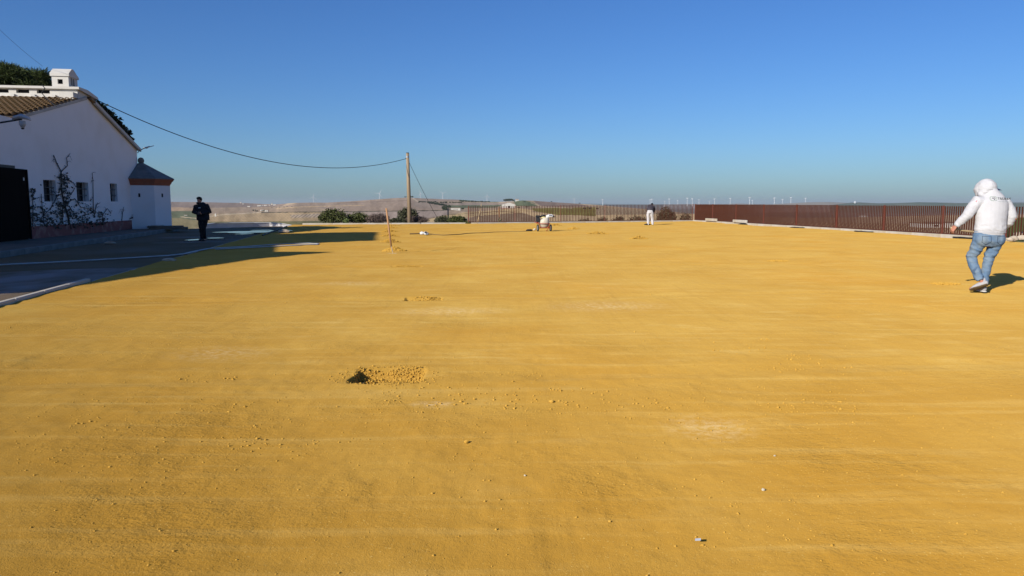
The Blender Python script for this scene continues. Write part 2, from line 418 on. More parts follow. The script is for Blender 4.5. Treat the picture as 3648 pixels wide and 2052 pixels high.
# loose clods and grit: real lumps, thick around the trench lines and the pit
M_CLOD = mat('loose_sand_clod', (0.60, 0.36, 0.07), 0.95, (0.46, 0.255, 0.04), 30, 0.8, spec=0.05)
M_CLOD.node_tree.nodes['Principled BSDF'].inputs['Diffuse Roughness'].default_value = M_CLOD_ROUGH
OCT = np.array([(1, 0, 0), (-1, 0, 0), (0, 1, 0), (0, -1, 0), (0, 0, 1), (0, 0, -1)], float)
OCTF = np.array([(0, 2, 4), (2, 1, 4), (1, 3, 4), (3, 0, 4), (2, 0, 5), (1, 2, 5), (3, 1, 5), (0, 3, 5)])
def lumps(cs, rs, flat=0.7, seed=0):
    """many jittered octahedra as one array mesh"""
    g = np.random.default_rng(seed); n = len(cs)
    v = OCT[None] * rs[:, None, None] * g.uniform(0.6, 1.25, (n, 6, 1))
    a = g.uniform(0, 6.28, n); ca, sa = np.cos(a)[:, None], np.sin(a)[:, None]
    x, y, z = v[..., 0], v[..., 1], v[..., 2]
    b = g.uniform(-0.6, 0.6, n); cb, sb = np.cos(b)[:, None], np.sin(b)[:, None]
    y, z = y * cb - z * sb, y * sb + z * cb
    v = np.stack([x * ca - y * sa, x * sa + y * ca, z * flat], -1) + np.asarray(cs)[:, None, :]
    f = OCTF[None] + (np.arange(n) * 6)[:, None, None]
    return v.reshape(-1, 3), f.reshape(-1, 3)
N0 = 60000
Yc = 2.5 * (20 / 2.5) ** rng.random(N0); Xc = (rng.random(N0) * 1.7 - 0.85) * Yc * 0.8
keep = (Xc > XL(Yc) + 0.3) & (Xc < XR(Yc) - 0.5)
dens = 0.05 + 0.55 * np.clip(vnoise(Xc, Yc, 0.7, 41) * 1.2 + vnoise(Xc, Yc, 2.3, 42) * 0.7 - 0.35, 0, 1)
for p in PITS[:3]:
    d = np.abs((Yc - p.y) - 0.10 * (Xc - p.x)); dx = np.abs(Xc - p.x)
    dens += 0.7 * np.exp(-(d / 0.13) ** 2) * (0.25 + np.exp(-(dx / 1.6) ** 2)) * np.clip(vnoise(Xc, Yc, 1.1, 43) + 0.6, 0, 1)
dens += 0.5 * np.exp(-(((Xc - 0.6) / 1.3) ** 2 + ((Yc - 5.3) / 0.55) ** 2))
keep &= rng.random(N0) < dens * 0.6
Xc, Yc = Xc[keep], Yc[keep]
rs = (0.003 + 0.007 * rng.random(len(Xc)) ** 3) * np.where(dens[keep] > 0.5, 1.5, 0.9)
rs *= np.where(rng.random(len(Xc)) < 0.012, 1.9, 1.0)
v, f = lumps(np.stack([Xc, Yc, sand_height(Xc, Yc) + rs * 0.25], -1), rs, 0.75, 3)
tag(link('loose_sand_grit', np_mesh('loose_sand_grit', v, f), M_CLOD), 'loose sand grit and crumbs strewn over the ochre yard', 'sand grit', kind='stuff')

# asphalt lane in front of the farm buildings
M_ASPH = mat('asphalt', (0.17, 0.115, 0.055), 0.9, (0.20, 0.155, 0.11), 0.35, 0.9, 0.35, 120, spec=0.12, detail=8,
             contrast=(0.38, 0.7), speck=((0.25, 0.20, 0.165), 0.22, 0.56))
ny, nx = 160, 60
yv = np.concatenate([[-30, -10, 0], np.geomspace(3, 52, ny)])
U, Yq = np.meshgrid(np.linspace(0, 1, nx), yv)
XQ = (-34 - 0.17 * Yq) * (1 - U) + (XL(Yq) + 0.06) * U
edge = 44.0 + (XQ + 19.2) * 1.32
Yq = np.where(Yq > 40, 40 + (Yq - 40) * np.clip((edge - 40) / 12, 0.02, 1.1), Yq)
ZQ = -0.022 + 0.012 * vnoise(XQ, Yq, 0.35, 51) + 0.005 * vnoise(XQ, Yq, 1.4, 52)
ZQ = np.where(np.arange(nx)[None, :] == nx - 1, -0.03, ZQ)
idx = np.arange(XQ.size).reshape(XQ.shape)
faces = np.stack([idx[:-1, :-1], idx[:-1, 1:], idx[1:, 1:], idx[1:, :-1]], -1).reshape(-1, 4)
me = np_mesh('asphalt_lane', np.stack([XQ, Yq, ZQ], -1).reshape(-1, 3), faces)
me.polygons.foreach_set('use_smooth', np.ones(len(faces), dtype=bool))
tag(link('asphalt_lane', me, M_ASPH), kind='structure')

def strip(name, pts, w, z0, z1, m, seglen=None, gap=0.008, jitter=0.0):
    """kerb along pts (list of xy): separate stones as children of a structure when seglen is given"""
    pts = [Vector((p[0], p[1], 0)) for p in pts]
    root = None; prev_mesh = {}
    mb0 = MB()
    for a, b in zip(pts, pts[1:]):
        d = (b - a); Ln = d.length; d.normalize(); nrm = Vector((-d.y, d.x, 0))
        mb0.box((a + b) / 2 + Vector((0, 0, (z0 + z1) / 2 - 0.01)), (Ln, w - 0.02, z1 - z0 - 0.02), (d, nrm, Vector((0, 0, 1))))
    root = mb0.build(name, M_CONC if seglen else m)
    tag(root, kind='structure')
    if seglen:
        for a, b in zip(pts, pts[1:]):
            d = (b - a); Ln = d.length; d.normalize(); nrm = Vector((-d.y, d.x, 0)); k = max(1, round(Ln / seglen)); sl = Ln / k
            me = MB().box((0, 0, 0), (sl - gap, w, z1 - z0)).build('kerb_stone', m, bevel=0.012)
            mesh = me.data; bpy.data.objects.remove(me)
            for i in range(k):
                o = link('kerb_stone', mesh, m, root)
                c = a + d * (sl * (i + 0.5)) + Vector((0, 0, (z0 + z1) / 2 + random.uniform(-jitter, jitter)))
                o.matrix_basis = Matrix.Translation(c) @ Matrix(((d.x, nrm.x, 0, 0), (d.y, nrm.y, 0, 0), (0, 0, 1, 0), (0, 0, 0, 1)))
    return root
kl = [(XL(y) - 0.06, y) for y in (1.0, 14.05)]
strip('yard_kerb', kl, 0.10, -0.12, 0.055, M_KERB, 1.0, jitter=0.003)
strip('sunken_kerb', [(XL(y) - 0.06, y) for y in (14.3, 50.0)], 0.10, -0.12, -0.006, M_CONC)
bk = [(-14.55, 52.45), (-2.5, 54.65), (3.75, 57.25), (14.95, 62.45)]
strip('back_kerb', bk, 0.22, -0.15, 0.085, M_KERB, 2.0, jitter=0.003)
rk = [(XR(y) + 0.10, y) for y in (62.3, 29.6)]
strip('fence_kerb', rk, 0.24, -0.15, 0.10, M_KERB, 2.0, jitter=0.004)
strip('entrance_kerb', [(XR(29.0) + 0.1, 29.0), (XR(29) + 6.5, 27.6)], 0.24, -0.15, 0.05, M_KERB, 1.6, jitter=0.004)

M_WORN = mat('worn_pale_asphalt', (0.30, 0.25, 0.23), 0.85, (0.17, 0.125, 0.08), 1.1, 1.0, 0.3, 90, spec=0.15, detail=8, contrast=(0.4, 0.62), stretch=(1, 0.5, 1))
wp = [G(-200, 975), G(0, 962), G(170, 953), G(330, 949), G(470, 945), G(535, 944), G(430, 972), G(310, 1006), G(210, 1032), G(90, 1062), G(0, 1088), G(-200, 1100)]
m = MB(); cw0 = sum(wp, Vector()) / len(wp); rings = []
for k in (0.0, 0.35, 0.7, 1.0):
    rings.append([cw0.lerp(q, k) for q in wp])
vs = [Vector((q.x, q.y, 0.004 if k < 3 else -0.05)) for k, r_ in enumerate(rings) for q in r_]; n = len(wp)
m.add(vs, [(k * n + i, k * n + (i + 1) % n, (k + 1) * n + (i + 1) % n, (k + 1) * n + i) for k in range(3) for i in range(n)])
tag(m.build('worn_asphalt', M_WORN), kind='structure')
# raised pavement in front of the farm building
pv = [G(-330, 968), G(635, 820.5)]
E_V = Vector((-0.1568, 0.9876, 0)); E_U = Vector((-0.9876, -0.1568, 0)); UP = Vector((0, 0, 1))
pd = (pv[1] - pv[0]).normalized()
back_off = Vector((-4.2, -0.6, 0))
M_PAVE = mat('pavement_concrete', (0.12, 0.10, 0.075), 0.85, (0.18, 0.15, 0.12), 1.2, 0.8, 0.3, 30)
MB().prism([pv[0] + pd * 0 + Vector((-0.12, 0, -0.1)), pv[1] + Vector((-0.12, 0, -0.1)), pv[1] + back_off + Vector((0, 0, -0.1)), pv[0] + back_off + Vector((0, 0, -0.1))], (0, 0, 0.243)).build('pavement', M_PAVE)
tag(bpy.data.objects['pavement'], kind='structure')
strip('pavement_kerb', [(pv[0].x - 0.06, pv[0].y), (pv[1].x - 0.06, pv[1].y)], 0.13, -0.1, 0.155, M_CEMENT, 1.0, jitter=0.003)

# puddles left on the asphalt
M_WATER = bpy.data.materials.new('puddle_water'); M_WATER.use_nodes = True
_p = M_WATER.node_tree.nodes['Principled BSDF']; _p.inputs['Base Color'].default_value = (0.03, 0.03, 0.03, 1)
_p.inputs['Roughness'].default_value = 0.03; _p.inputs['Specular IOR Level'].default_value = 0.5
_p.inputs['IOR'].default_value = 1.33
def puddle(x0, x1, y, hpx, seed):
    """shallow flat water with a ragged shore"""
    a = G(x0, y, 0); b = G(x1, y, 0); c = (a + b) / 2; rx = (b - a).length / 2; ry = abs(G(0, y - hpx / 2).y - G(0, y + hpx / 2).y) / 2
    pts = []
    for i in range(40):
        q = 2 * math.pi * i / 40
        k = 1 + 0.38 * noise.noise((math.cos(q) * 2 + seed, math.sin(q) * 2, seed * 3))
        pts.append(Vector((c.x + math.cos(q) * rx * k, c.y + math.sin(q) * ry * k, 0)))
    m = MB(); m.prism([Vector((p.x, p.y, -0.02)) for p in pts], (0, 0, 0.034))
    tag(m.build('puddle', M_WATER), kind='structure')
puddle(775, 985, 827, 7, 1.3); puddle(840, 900, 834, 3, 2.1); puddle(668, 724, 855, 5, 3.4); puddle(735, 795, 849, 3, 5.2); puddle(960, 1040, 822, 4, 6.6); puddle(900, 970, 821, 3, 8.1)

# ------------------------------------------------------------------ land beyond the yard
def interp(x, table): return np.interp(x, [a for a, b in table], [b for a, b in table])
SKY = [(-9000, 735), (-2500, 722), (0, 716), (600, 719), (720, 720), (800, 722), (870, 723), (940, 727), (985, 728), (1050, 722.5), (1120, 721.5), (1160, 722), (1250, 717),
       (1330, 711), (1400, 706), (1450, 704), (1500, 706.5), (1577, 709.5), (1640, 711.5), (1700, 716), (1735, 718), (1780, 719), (1830, 717), (1862, 714), (1900, 715), (1960, 719.5),
       (2050, 725), (2150, 732), (2300, 745), (2400, 755), (2468, 762), (2650, 770), (2850, 776), (3050, 774), (3300, 768), (3648, 764), (5000, 762), (12000, 780)]
DFAR = [(-9000, 2500), (0, 4500), (900, 4500), (1050, 2900), (1450, 2700), (1735, 2900), (1860, 2300), (2050, 2000), (2200, 1300), (2468, 620), (3000, 560), (3648, 640), (12000, 700)]
DNEAR = [(-9000, 34), (0, 42), (600, 46.5), (1000, 52), (1140, 56), (1700, 57), (2000, 60), (2400, 64.5), (2480, 65.5), (2560, 60), (2838, 52), (3150, 42), (3400, 35.5), (3520, 32.5), (3648, 30.3), (4200, 25), (6000, 17), (12000, 12)]
cols = np.unique(np.concatenate([np.linspace(-9000, -400, 90), np.arange(-400, 4100, 4.0), np.linspace(4100, 12000, 90)]))
tt = np.concatenate([np.linspace(0, 1, 120)])
CX, TT = np.meshgrid(cols, tt)
dn = interp(CX, DNEAR); df = interp(CX, DFAR); ys = interp(CX, SKY)
yn = 725 + (CAM_H + 0.45) / dn * F_PX
s_ = 1 - TT
D = df * (dn / df) ** (s_ ** 1.5)
PY = ys + (yn - ys) * s_
PY = PY + (vnoise(CX, D, 0.013, 61) * 1.6 + vnoise(CX, D, 0.04, 62) * 0.6) * np.clip(s_ * 8, 0.12, 1) * np.clip(TT * 6, 0, 1)
a_ = (CX - 1824) / F_PX; b_ = (1026 - PY) / F_PX
den = _cp + b_ * _sp
TX, TY, TZ = a_ / den * D, D, CAM_H + (-_sp + b_ * _cp) / den * D
# skirt behind the skyline
last = np.stack([TX[-1] * 1.25, TY[-1] * 1.25, np.full(len(cols), -95.0)], -1)
V = np.concatenate([np.stack([TX, TY, TZ], -1).reshape(-1, 3), last])
nC = len(cols); nT = len(tt) + 1
idx = np.arange(nC * nT).reshape(nT, nC)
faces = np.stack([idx[:-1, :-1], idx[:-1, 1:], idx[1:, 1:], idx[1:, :-1]], -1).reshape(-1, 4)
me = np_mesh('countryside', V, faces)
me.polygons.foreach_set('use_smooth', np.ones(len(faces), dtype=bool))

def inpoly(x, y, poly):
    r = np.zeros(x.shape, bool); n = len(poly)
    for i in range(n):
        x1, y1 = poly[i]; x2, y2 = poly[(i + 1) % n]
        c = ((y1 > y) != (y2 > y)) & (x < (x2 - x1) * (y - y1) / (y2 - y1 + 1e-9) + x1)
        r ^= c
    return r
# fields: outline, colour, (row slope, row period, row colour)
FIELDS = [
 ([(-9000, 700), (1060, 700), (1000, 738), (860, 742), (600, 740), (-9000, 745)], (0.215, 0.175, 0.165), None),
 ([(-9000, 736), (640, 738), (700, 742), (690, 756), (600, 760), (-9000, 765)], (0.36, 0.27, 0.20), None),
 ([(-9000, 757), (690, 752), (706, 762), (690, 795), (560, 802), (-9000, 800)], (0.125, 0.15, 0.105), None),
 ([(-9000, 780), (640, 776), (700, 785), (760, 800), (600, 830), (-9000, 830)], (0.22, 0.20, 0.13), None),
 ([(690, 742), (1000, 736), (1130, 730), (1150, 752), (930, 756), (760, 765)], (0.33, 0.265, 0.21), (0.5, 9, (0.27, 0.215, 0.175))),
 ([(760, 764), (930, 757), (1190, 754), (1190, 790), (900, 792), (740, 790)], (0.40, 0.315, 0.205), (0.5, 11, (0.27, 0.215, 0.165))),
 ([(1030, 766), (1190, 760), (1190, 774), (1040, 776)], (0.38, 0.32, 0.26), (0.35, 13, (0.17, 0.15, 0.14))),
 ([(740, 790), (900, 790), (1190, 786), (1190, 800), (740, 812)], (0.16, 0.16, 0.10), None),
 ([(1000, 737), (1060, 722), (1450, 702), (1520, 706), (1560, 752), (1200, 752), (1120, 738)], (0.31, 0.25, 0.215), (1.6, 16, (0.265, 0.215, 0.19))),
 ([(1190, 756), (1600, 748), (1590, 775), (1190, 790)], (0.32, 0.27, 0.25), None),
 ([(1500, 706), (1640, 710), (1650, 716), (1500, 718)], (0.27, 0.22, 0.20), None),
 ([(1630, 709), (1760, 717), (1780, 721), (1640, 717)], (0.085, 0.115, 0.07), None),
 ([(1480, 718), (1600, 722), (1605, 744), (1540, 748), (1470, 735)], (0.27, 0.225, 0.20), None),
 ([(1600, 724), (1830, 721), (1800, 730), (1600, 733)], (0.29, 0.245, 0.22), None),
 ([(1600, 732), (1800, 730), (1760, 740), (1600, 742)], (0.12, 0.145, 0.10), None),
 ([(1500, 785), (1590, 766), (1700, 752), (1850, 742), (1900, 748), (1880, 760), (1700, 770), (1560, 796)], (0.58, 0.455, 0.265), (-2.2, 34, (0.26, 0.21, 0.15))),
 ([(1830, 716), (1865, 712), (1900, 722), (1912, 734), (1840, 735)], (0.11, 0.135, 0.09), None),
 ([(1900, 714), (2060, 725), (2100, 735), (1930, 736), (1905, 722)], (0.195, 0.155, 0.145), None),
 ([(1690, 770), (1880, 756), (1990, 770), (1990, 800), (1640, 802)], (0.20, 0.155, 0.115), (0.6, 9, (0.30, 0.25, 0.19))),
 ([(1850, 752), (1960, 760), (2060, 786), (2060, 792), (1960, 790), (1880, 765)], (0.55, 0.43, 0.27), None),
 ([(1890, 742), (2120, 738), (2120, 770), (2000, 768), (1900, 752)], (0.21, 0.205, 0.07), (0.05, 8, (0.13, 0.13, 0.045))),
 ([(1990, 765), (2130, 770), (2130, 800), (1990, 800)], (0.50, 0.40, 0.26), None),
 ([(2120, 735), (2330, 748), (2330, 765), (2120, 768)], (0.34, 0.29, 0.21), (0.1, 7, (0.24, 0.21, 0.15))),
 ([(2120, 766), (2480, 762), (2480, 800), (2120, 800)], (0.58, 0.46, 0.29), None),
 ([(2480, 762), (3000, 770), (3100, 792), (2480, 790)], (0.33, 0.28, 0.21), (1.0, 14, (0.22, 0.18, 0.14))),
 ([(2480, 788), (3000, 792), (3350, 800), (3500, 850), (2480, 830)], (0.24, 0.185, 0.135), (0.3, 16, (0.42, 0.34, 0.22))),
 ([(3050, 768), (3500, 760), (3500, 792), (3050, 794)], (0.40, 0.33, 0.24), (-0.8, 20, (0.30, 0.25, 0.19))),
 ([(3480, 775), (5500, 770), (5500, 860), (3480, 862)], (0.10, 0.125, 0.05), None),
]
colr = np.empty(CX.shape + (3,)); colr[:] = (0.33, 0.27, 0.21)
wob = vnoise(CX, PY, 0.03, 71) * 4
for poly, c, rows in FIELDS:
    k = inpoly(CX + wob, PY + wob * 0.15, poly)
    cc = np.broadcast_to(np.array(c), colr.shape).copy()
    if rows:
        ph = ((CX + rows[0] * (PY - 750) * 4) / rows[1]) % 1.0
        w = np.clip(1.6 - np.abs(ph - 0.5) * 6, 0, 1)[..., None]
        cc = cc * (1 - w) + np.array(rows[2]) * w
    colr[k] = cc[k]
def line(pts, w, c):
    global colr
    ly = np.interp(CX, [p[0] for p in pts], [p[1] for p in pts]); k = (np.abs(PY - ly) < w) & (CX > pts[0][0]) & (CX < pts[-1][0])
    colr[k] = c
line([(930, 757), (1190, 754.5), (1400, 752), (1560, 750), (1610, 747)], 1.3, (0.075, 0.075, 0.06))
line([(640, 772), (700, 778), (790, 765), (930, 757)], 1.4, (0.45, 0.39, 0.30))
line([(985, 743), (1070, 737), (1300, 731)], 1.2, (0.44, 0.35, 0.24))
line([(1200, 724), (1330, 719), (1450, 715)], 0.9, (0.19, 0.155, 0.14))
line([(1470, 706), (1495, 721)], 1.6, (0.50, 0.43, 0.34))
line([(1890, 722), (1925, 736), (2040, 742)], 1.0, (0.46, 0.39, 0.30))
line([(1500, 783), (1600, 765), (1800, 752), (1870, 765)], 0.9, (0.17, 0.13, 0.09))
colr = colr * np.array((1.26, 1.16, 0.98))
colr *= (1 + 0.16 * vnoise(CX, PY, 0.05, 72) + 0.10 * vnoise(CX, PY, 0.2, 73))[..., None]
near_dirt = np.clip((s_ - 0.93) / 0.05, 0, 1)[..., None]
colr = colr * (1 - near_dirt) + np.array((0.34, 0.27, 0.17)) * near_dirt
cv = np.concatenate([colr.reshape(-1, 3), np.broadcast_to((0.3, 0.25, 0.2), (nC, 3))])
ca = me.color_attributes.new('field_colour', 'FLOAT_COLOR', 'POINT')
ca.data.foreach_set('color', np.concatenate([np.clip(cv, 0.01, 0.9), np.ones((len(cv), 1))], 1).astype(np.float32).ravel())
mf = bpy.data.materials.new('farmland'); mf.use_nodes = True
_n = mf.node_tree.nodes; _l = mf.node_tree.links
at = _n.new('ShaderNodeAttribute'); at.attribute_name = 'field_colour'
_n['Principled BSDF'].inputs['Roughness'].default_value = 1.0; _n['Principled BSDF'].inputs['Specular IOR Level'].default_value = 0.0
_l.new(at.outputs['Color'], _n['Principled BSDF'].inputs['Base Color'])
tag(link('countryside', me, mf), kind='structure')

def terrain_at(px, py):
    """point of the countryside seen at photo pixel"""
    j = int(np.argmin(np.abs(cols - px)))
    i = int(np.argmin(np.abs(PY[:, j] - py)))
    return Vector((TX[i, j], TY[i, j], TZ[i, j]))

# the wide low plain all round, out to the horizon
M_PLAIN = mat('low_plain', (0.26, 0.225, 0.18), 1.0, (0.13, 0.14, 0.10), 0.0011, 1.0, spec=0.0, detail=8, contrast=(0.4, 0.6))
rr = np.array([0.5, 30, 58, 75, 150, 300, 700, 1500, 4000, 10000, 22000, 45000.0]); zz = np.array([-1.6, -1.6, -1.8, -4, -18, -45, -82, -85, -85, -85, -85, -85.0])
aa = np.linspace(0, 2 * np.pi, 97)[:-1]
V = np.stack([np.outer(rr, np.sin(aa)), np.outer(rr, np.cos(aa)), np.repeat(zz[:, None], 96, 1)], -1).reshape(-1, 3)
idx = np.arange(len(rr) * 96).reshape(len(rr), 96)
nxt = np.roll(idx, -1, 1)
faces = np.stack([idx[:-1], nxt[:-1], nxt[1:], idx[1:]], -1).reshape(-1, 4)
faces = np.concatenate([faces])
tag(link('ground', np_mesh('ground', V, faces), M_PLAIN), kind='structure')

def ridge(name, prof, d, depth, m, base=-85.0):
    """long low hill with a crest line given in photo pixels, at distance d"""
    xs_ = np.arange(prof[0][0], prof[-1][0] + 1, 6.0); yy = interp(xs_, prof) + vnoise(xs_, xs_ * 0, 0.05, d % 97) * 0.25
    rows = []
    crest = [A(x, y, d) for x, y in zip(xs_, yy)]
    for fr, off in ((0, -depth), (0.45, -depth * 0.55), (0.85, -depth * 0.2), (1, 0), (0.5, depth * 0.6), (0, depth)):
        rows.append([(c.x * (d + off) / d, d + off, base + (c.z - base) * fr) for c in crest])
    V = np.array(rows).reshape(-1, 3); n = len(xs_)
    idx = np.arange(len(V)).reshape(6, n)
    faces = np.stack([idx[:-1, :-1], idx[:-1, 1:], idx[1:, 1:], idx[1:, :-1]], -1).reshape(-1, 4)
    me = np_mesh(name, V, faces); me.polygons.foreach_set('use_smooth', np.ones(len(faces), dtype=bool))
    tag(link(name, me, m), kind='structure')
M_HILLT = mat('far_tan_hill', (0.36, 0.31, 0.25), 1.0, (0.26, 0.23, 0.19), 0.002, 1, spec=0)
M_HILLG = mat('far_green_hill', (0.085, 0.12, 0.085), 1.0, (0.13, 0.14, 0.10), 0.002, 1, spec=0)
ridge('far_hills', [(2360, 729), (2420, 727), (2480, 726), (2560, 727.5), (2640, 724.5), (2700, 727), (2760, 729)], 16000, 1500, M_HILLT)
ridge('tan_hill', [(2700, 730), (2800, 725), (2880, 720.5), (2960, 720), (3000, 722), (3080, 727), (3160, 730)], 9000, 900, M_HILLT)
ridge('green_hill', [(2960, 731), (3030, 722), (3060, 721), (3130, 724.5), (3200, 723), (3270, 720.5), (3330, 721), (3420, 723.5), (3520, 722), (3660, 724), (4200, 720), (5200, 728)], 8000, 800, M_HILLG)
ridge('horizon_hills', [(-6000, 726), (1900, 727), (2100, 725.5), (2300, 727.5), (3300, 726), (3648, 719), (5200, 716), (9000, 726)], 24000, 2500, M_HILLG)
#@@BUILDING
# ------------------------------------------------------------------ farm building with gable, left
W0 = Vector((-17.81, 27.85, 0))
def P(u, v, z): return W0 + E_U * u + E_V * v + UP * z
def onwall(px, py, u=0.0):
    a, b, c = ray(px, py); d = Vector((a, b, c)); o = Vector((0, 0, CAM_H))
    t = (P(u, 0, 0) - o).dot(E_U) / d.dot(E_U); q = o + d * t - P(u, 0, 0)
    return q.dot(E_V), q.z
BAX = (E_U, E_V, UP)
vR, zR = onwall(312, 352); vE, zE = onwall(487, 532); zL = onwall(106, 424)[1]; vL = 0.0
vR2 = vE
BZ = 0.12
barn = empty('farm_building', P(0, vR, 0), 'white gabled farm building with tiled roof on the left of the yard', 'building')
wins = []
for (xa, ya, xb, yb) in ((153, 640, 203, 718), (271, 648, 318, 718), (391, 653, 420, 718)):
    va, za = onwall(xa, ya); vb, zb = onwall(xb, yb); wins.append((va, vb, zb, za))
# gable wall: grid of cells with the windows left out, gable triangle above
zt = min(zL, zE) - 0.02
vs_ = sorted({0.0, vE, *[w[0] for w in wins], *[w[1] for w in wins]})
zs_ = sorted({BZ, zt, *[round(w[2], 3) for w in wins], *[round(w[3], 3) for w in wins]})
m = MB(); T = 0.45
for i in range(len(vs_) - 1):
    for j in range(len(zs_) - 1):
        vm, zm = (vs_[i] + vs_[i + 1]) / 2, (zs_[j] + zs_[j + 1]) / 2
        if any(w[0] < vm < w[1] and w[2] < zm < w[3] for w in wins): continue
        for u in (0, T):
            m.add([P(u, vs_[i], zs_[j]), P(u, vs_[i + 1], zs_[j]), P(u, vs_[i + 1], zs_[j + 1]), P(u, vs_[i], zs_[j + 1])], [(0, 1, 2, 3)])
for w in wins:      # reveals
    q = [(w[0], w[2]), (w[1], w[2]), (w[1], w[3]), (w[0], w[3])]
    for a, b in zip(q, q[1:] + q[:1]):
        m.add([P(0, *a), P(0, *b), P(T, *b), P(T, *a)], [(0, 1, 2, 3)])
gv = [(0, zt), (vE, zt), (vE, zE), (vR, zR), (0, zL)]
m.prism([P(0, *q) for q in gv], E_U * T)
# side and back walls
DEP = 14.0
m.prism([P(T, 0, BZ), P(DEP, 0, BZ), P(DEP, 0, zL), P(T, 0, zL)], E_V * 0.4)
m.prism([P(T, vE - 0.4, BZ), P(DEP, vE - 0.4, BZ), P(DEP, vE - 0.4, zE), P(T, vE - 0.4, zE)], E_V * 0.4)
m.prism([P(DEP, 0, BZ), P(DEP, vE, BZ), P(DEP, vE, zE), P(DEP, vR, zR), P(DEP, 0, zL)], E_U * 0.3)
wallo = m.build('wall', M_WALL, barn)
for w in wins:
    fr = MB(); va, vb, za, zb = w
    for (c, sz) in ((((va + vb) / 2, za + 0.03), (0.05, vb - va - 0.01, 0.06)), (((va + vb) / 2, zb - 0.03), (0.05, vb - va - 0.01, 0.06)), ((va + 0.03, (za + zb) / 2), (0.052, 0.06, zb - za - 0.01)), ((vb - 0.03, (za + zb) / 2), (0.052, 0.06, zb - za - 0.01))):
        fr.box(P(0.28, *c), sz, BAX)
    fo = fr.build('window', M_IRON, barn)
    MB().box(P(0.30, (va + vb) / 2, (za + zb) / 2), (0.012, vb - va - 0.1, zb - za - 0.1), BAX).build('pane', M_GLASS, fo)
    for k in range(1, 5):
        MB().tube([P(0.08, va + (vb - va) * k / 5, za), P(0.08, va + (vb - va) * k / 5, zb)], 0.011, 6).build('bar', M_IRON, fo)
    for k in (0.33, 0.66):
        MB().box(P(0.08, (va + vb) / 2, za + (zb - za) * k), (0.012, vb - va, 0.03), BAX).build('cross_bar', M_IRON, fo)
# plinth
vp1, _ = onwall(467, 800); zp = onwall(109, 807)[1]
MB().box(P(-0.02, (0.05 + vp1) / 2, (BZ + zp) / 2), (0.05, vp1 - 0.05, zp - BZ), BAX).build('plinth', M_PLINTH, barn)
# roof slabs
def slope_pt(u, f, off=0.0, left=True):
    """f = 0 at the eave, 1 at the ridge"""
    v0, z0 = (-0.25, zL - 0.07) if left else (vE + 0.2, zE - 0.06)
    return P(u, v0 + (vR - v0) * f, z0 + (zR - z0) * f + off)
rl = MB(); rl.prism([slope_pt(-0.04, 0, 0.02), slope_pt(-0.04, 1, 0.02), slope_pt(DEP, 1, 0.02), slope_pt(DEP, 0, 0.02)], (0, 0, 0.06))
roof = rl.build('roof', M_TILEB, barn)
rr_ = MB(); rr_.prism([slope_pt(-0.16, 0, 0.0, False), slope_pt(-0.16, 1, 0.0, False), slope_pt(DEP, 1, 0.0, False), slope_pt(DEP, 0, 0.0, False)], (0, 0, 0.10))
rr_.build('far_roof_slope', M_TILE, roof)
MB().prism([slope_pt(-0.17, 0.0, -0.05, False), slope_pt(-0.17, 0.93, -0.05, False), slope_pt(-0.17, 0.93, 0.10, False), slope_pt(-0.17, 0.0, 0.10, False)], E_U * 0.10).build('verge', M_TRIM, roof)
# barrel tiles, one by one
tl = 0.40; dirS = (slope_pt(0, 1) - slope_pt(0, 0)); Ls = dirS.length; dirS.normalize(); nS = dirS.cross(-E_U).normalized()
if nS.z < 0: nS = -nS
seg = 6; tv = []; tf = []
for k, (s0, r0, h0) in enumerate(((0.0, 0.104, 0.055), (tl, 0.076, 0.0))):
    for ring, rr0 in ((0, r0), (1, r0 - 0.016)):
        for i in range(seg + 1):
            q = math.pi * i / seg
            tv.append((math.cos(q) * rr0, s0, math.sin(q) * rr0 * 0.85 + h0))
n1 = seg + 1
for i in range(seg):
    tf += [(i, i + 1, 2 * n1 + i + 1, 2 * n1 + i), (n1 + i + 1, n1 + i, 3 * n1 + i, 3 * n1 + i + 1), (i + 1, i, n1 + i, n1 + i + 1), (2 * n1 + i, 2 * n1 + i + 1, 3 * n1 + i + 1, 3 * n1 + i)]
tf += [(0, 2 * n1, 3 * n1, n1), (seg, n1 + seg, 3 * n1 + seg, 2 * n1 + seg)]
tile_mesh = bpy.data.meshes.new('tile'); tile_mesh.from_pydata(tv, [], tf); tile_mesh.materials.append(M_TILE); tile_mesh.update()
tile_mesh.polygons.foreach_set('use_smooth', [True] * len(tile_mesh.polygons))
rows = 14; pitch = (Ls - 1.05) / rows; cw = 0.225
extra_v = []; extra_f = []
for c in range(60):
    u = 0.05 + c * cw
    for r_ in range(rows):
        o = slope_pt(u, 0) + dirS * (r_ * pitch - 0.04) + nS * (0.085 + random.uniform(-0.006, 0.006))
        jr = random.uniform(-0.05, 0.05)
        ax = Matrix(((-E_U.x, dirS.x, nS.x, o.x), (-E_U.y, dirS.y, nS.y, o.y), (-E_U.z, dirS.z, nS.z, o.z), (0, 0, 0, 1))) @ Matrix.Rotation(jr, 4, 'Z')
        if c < 19:
            t_ = link('tile', tile_mesh, None, roof); t_.matrix_basis = ax
        else:
            b0 = len(extra_v); extra_v += [tuple(ax @ Vector(q)) for q in tv]; extra_f += [tuple(i + b0 for i in q) for q in tf]
me = bpy.data.meshes.new('tile_field'); me.from_pydata(extra_v, [], extra_f)
tag(link('tile_field', me, M_TILE, roof), kind='stuff')
# verge tiles over the gable edge read as the last column: thin mortar strip below them
MB().prism([slope_pt(-0.05, 0, -0.02), slope_pt(-0.05, 0.97, -0.02), slope_pt(-0.05, 0.97, 0.10), slope_pt(-0.05, 0, 0.10)], E_U * 0.09).build('mortar_edge', M_CONC, roof)
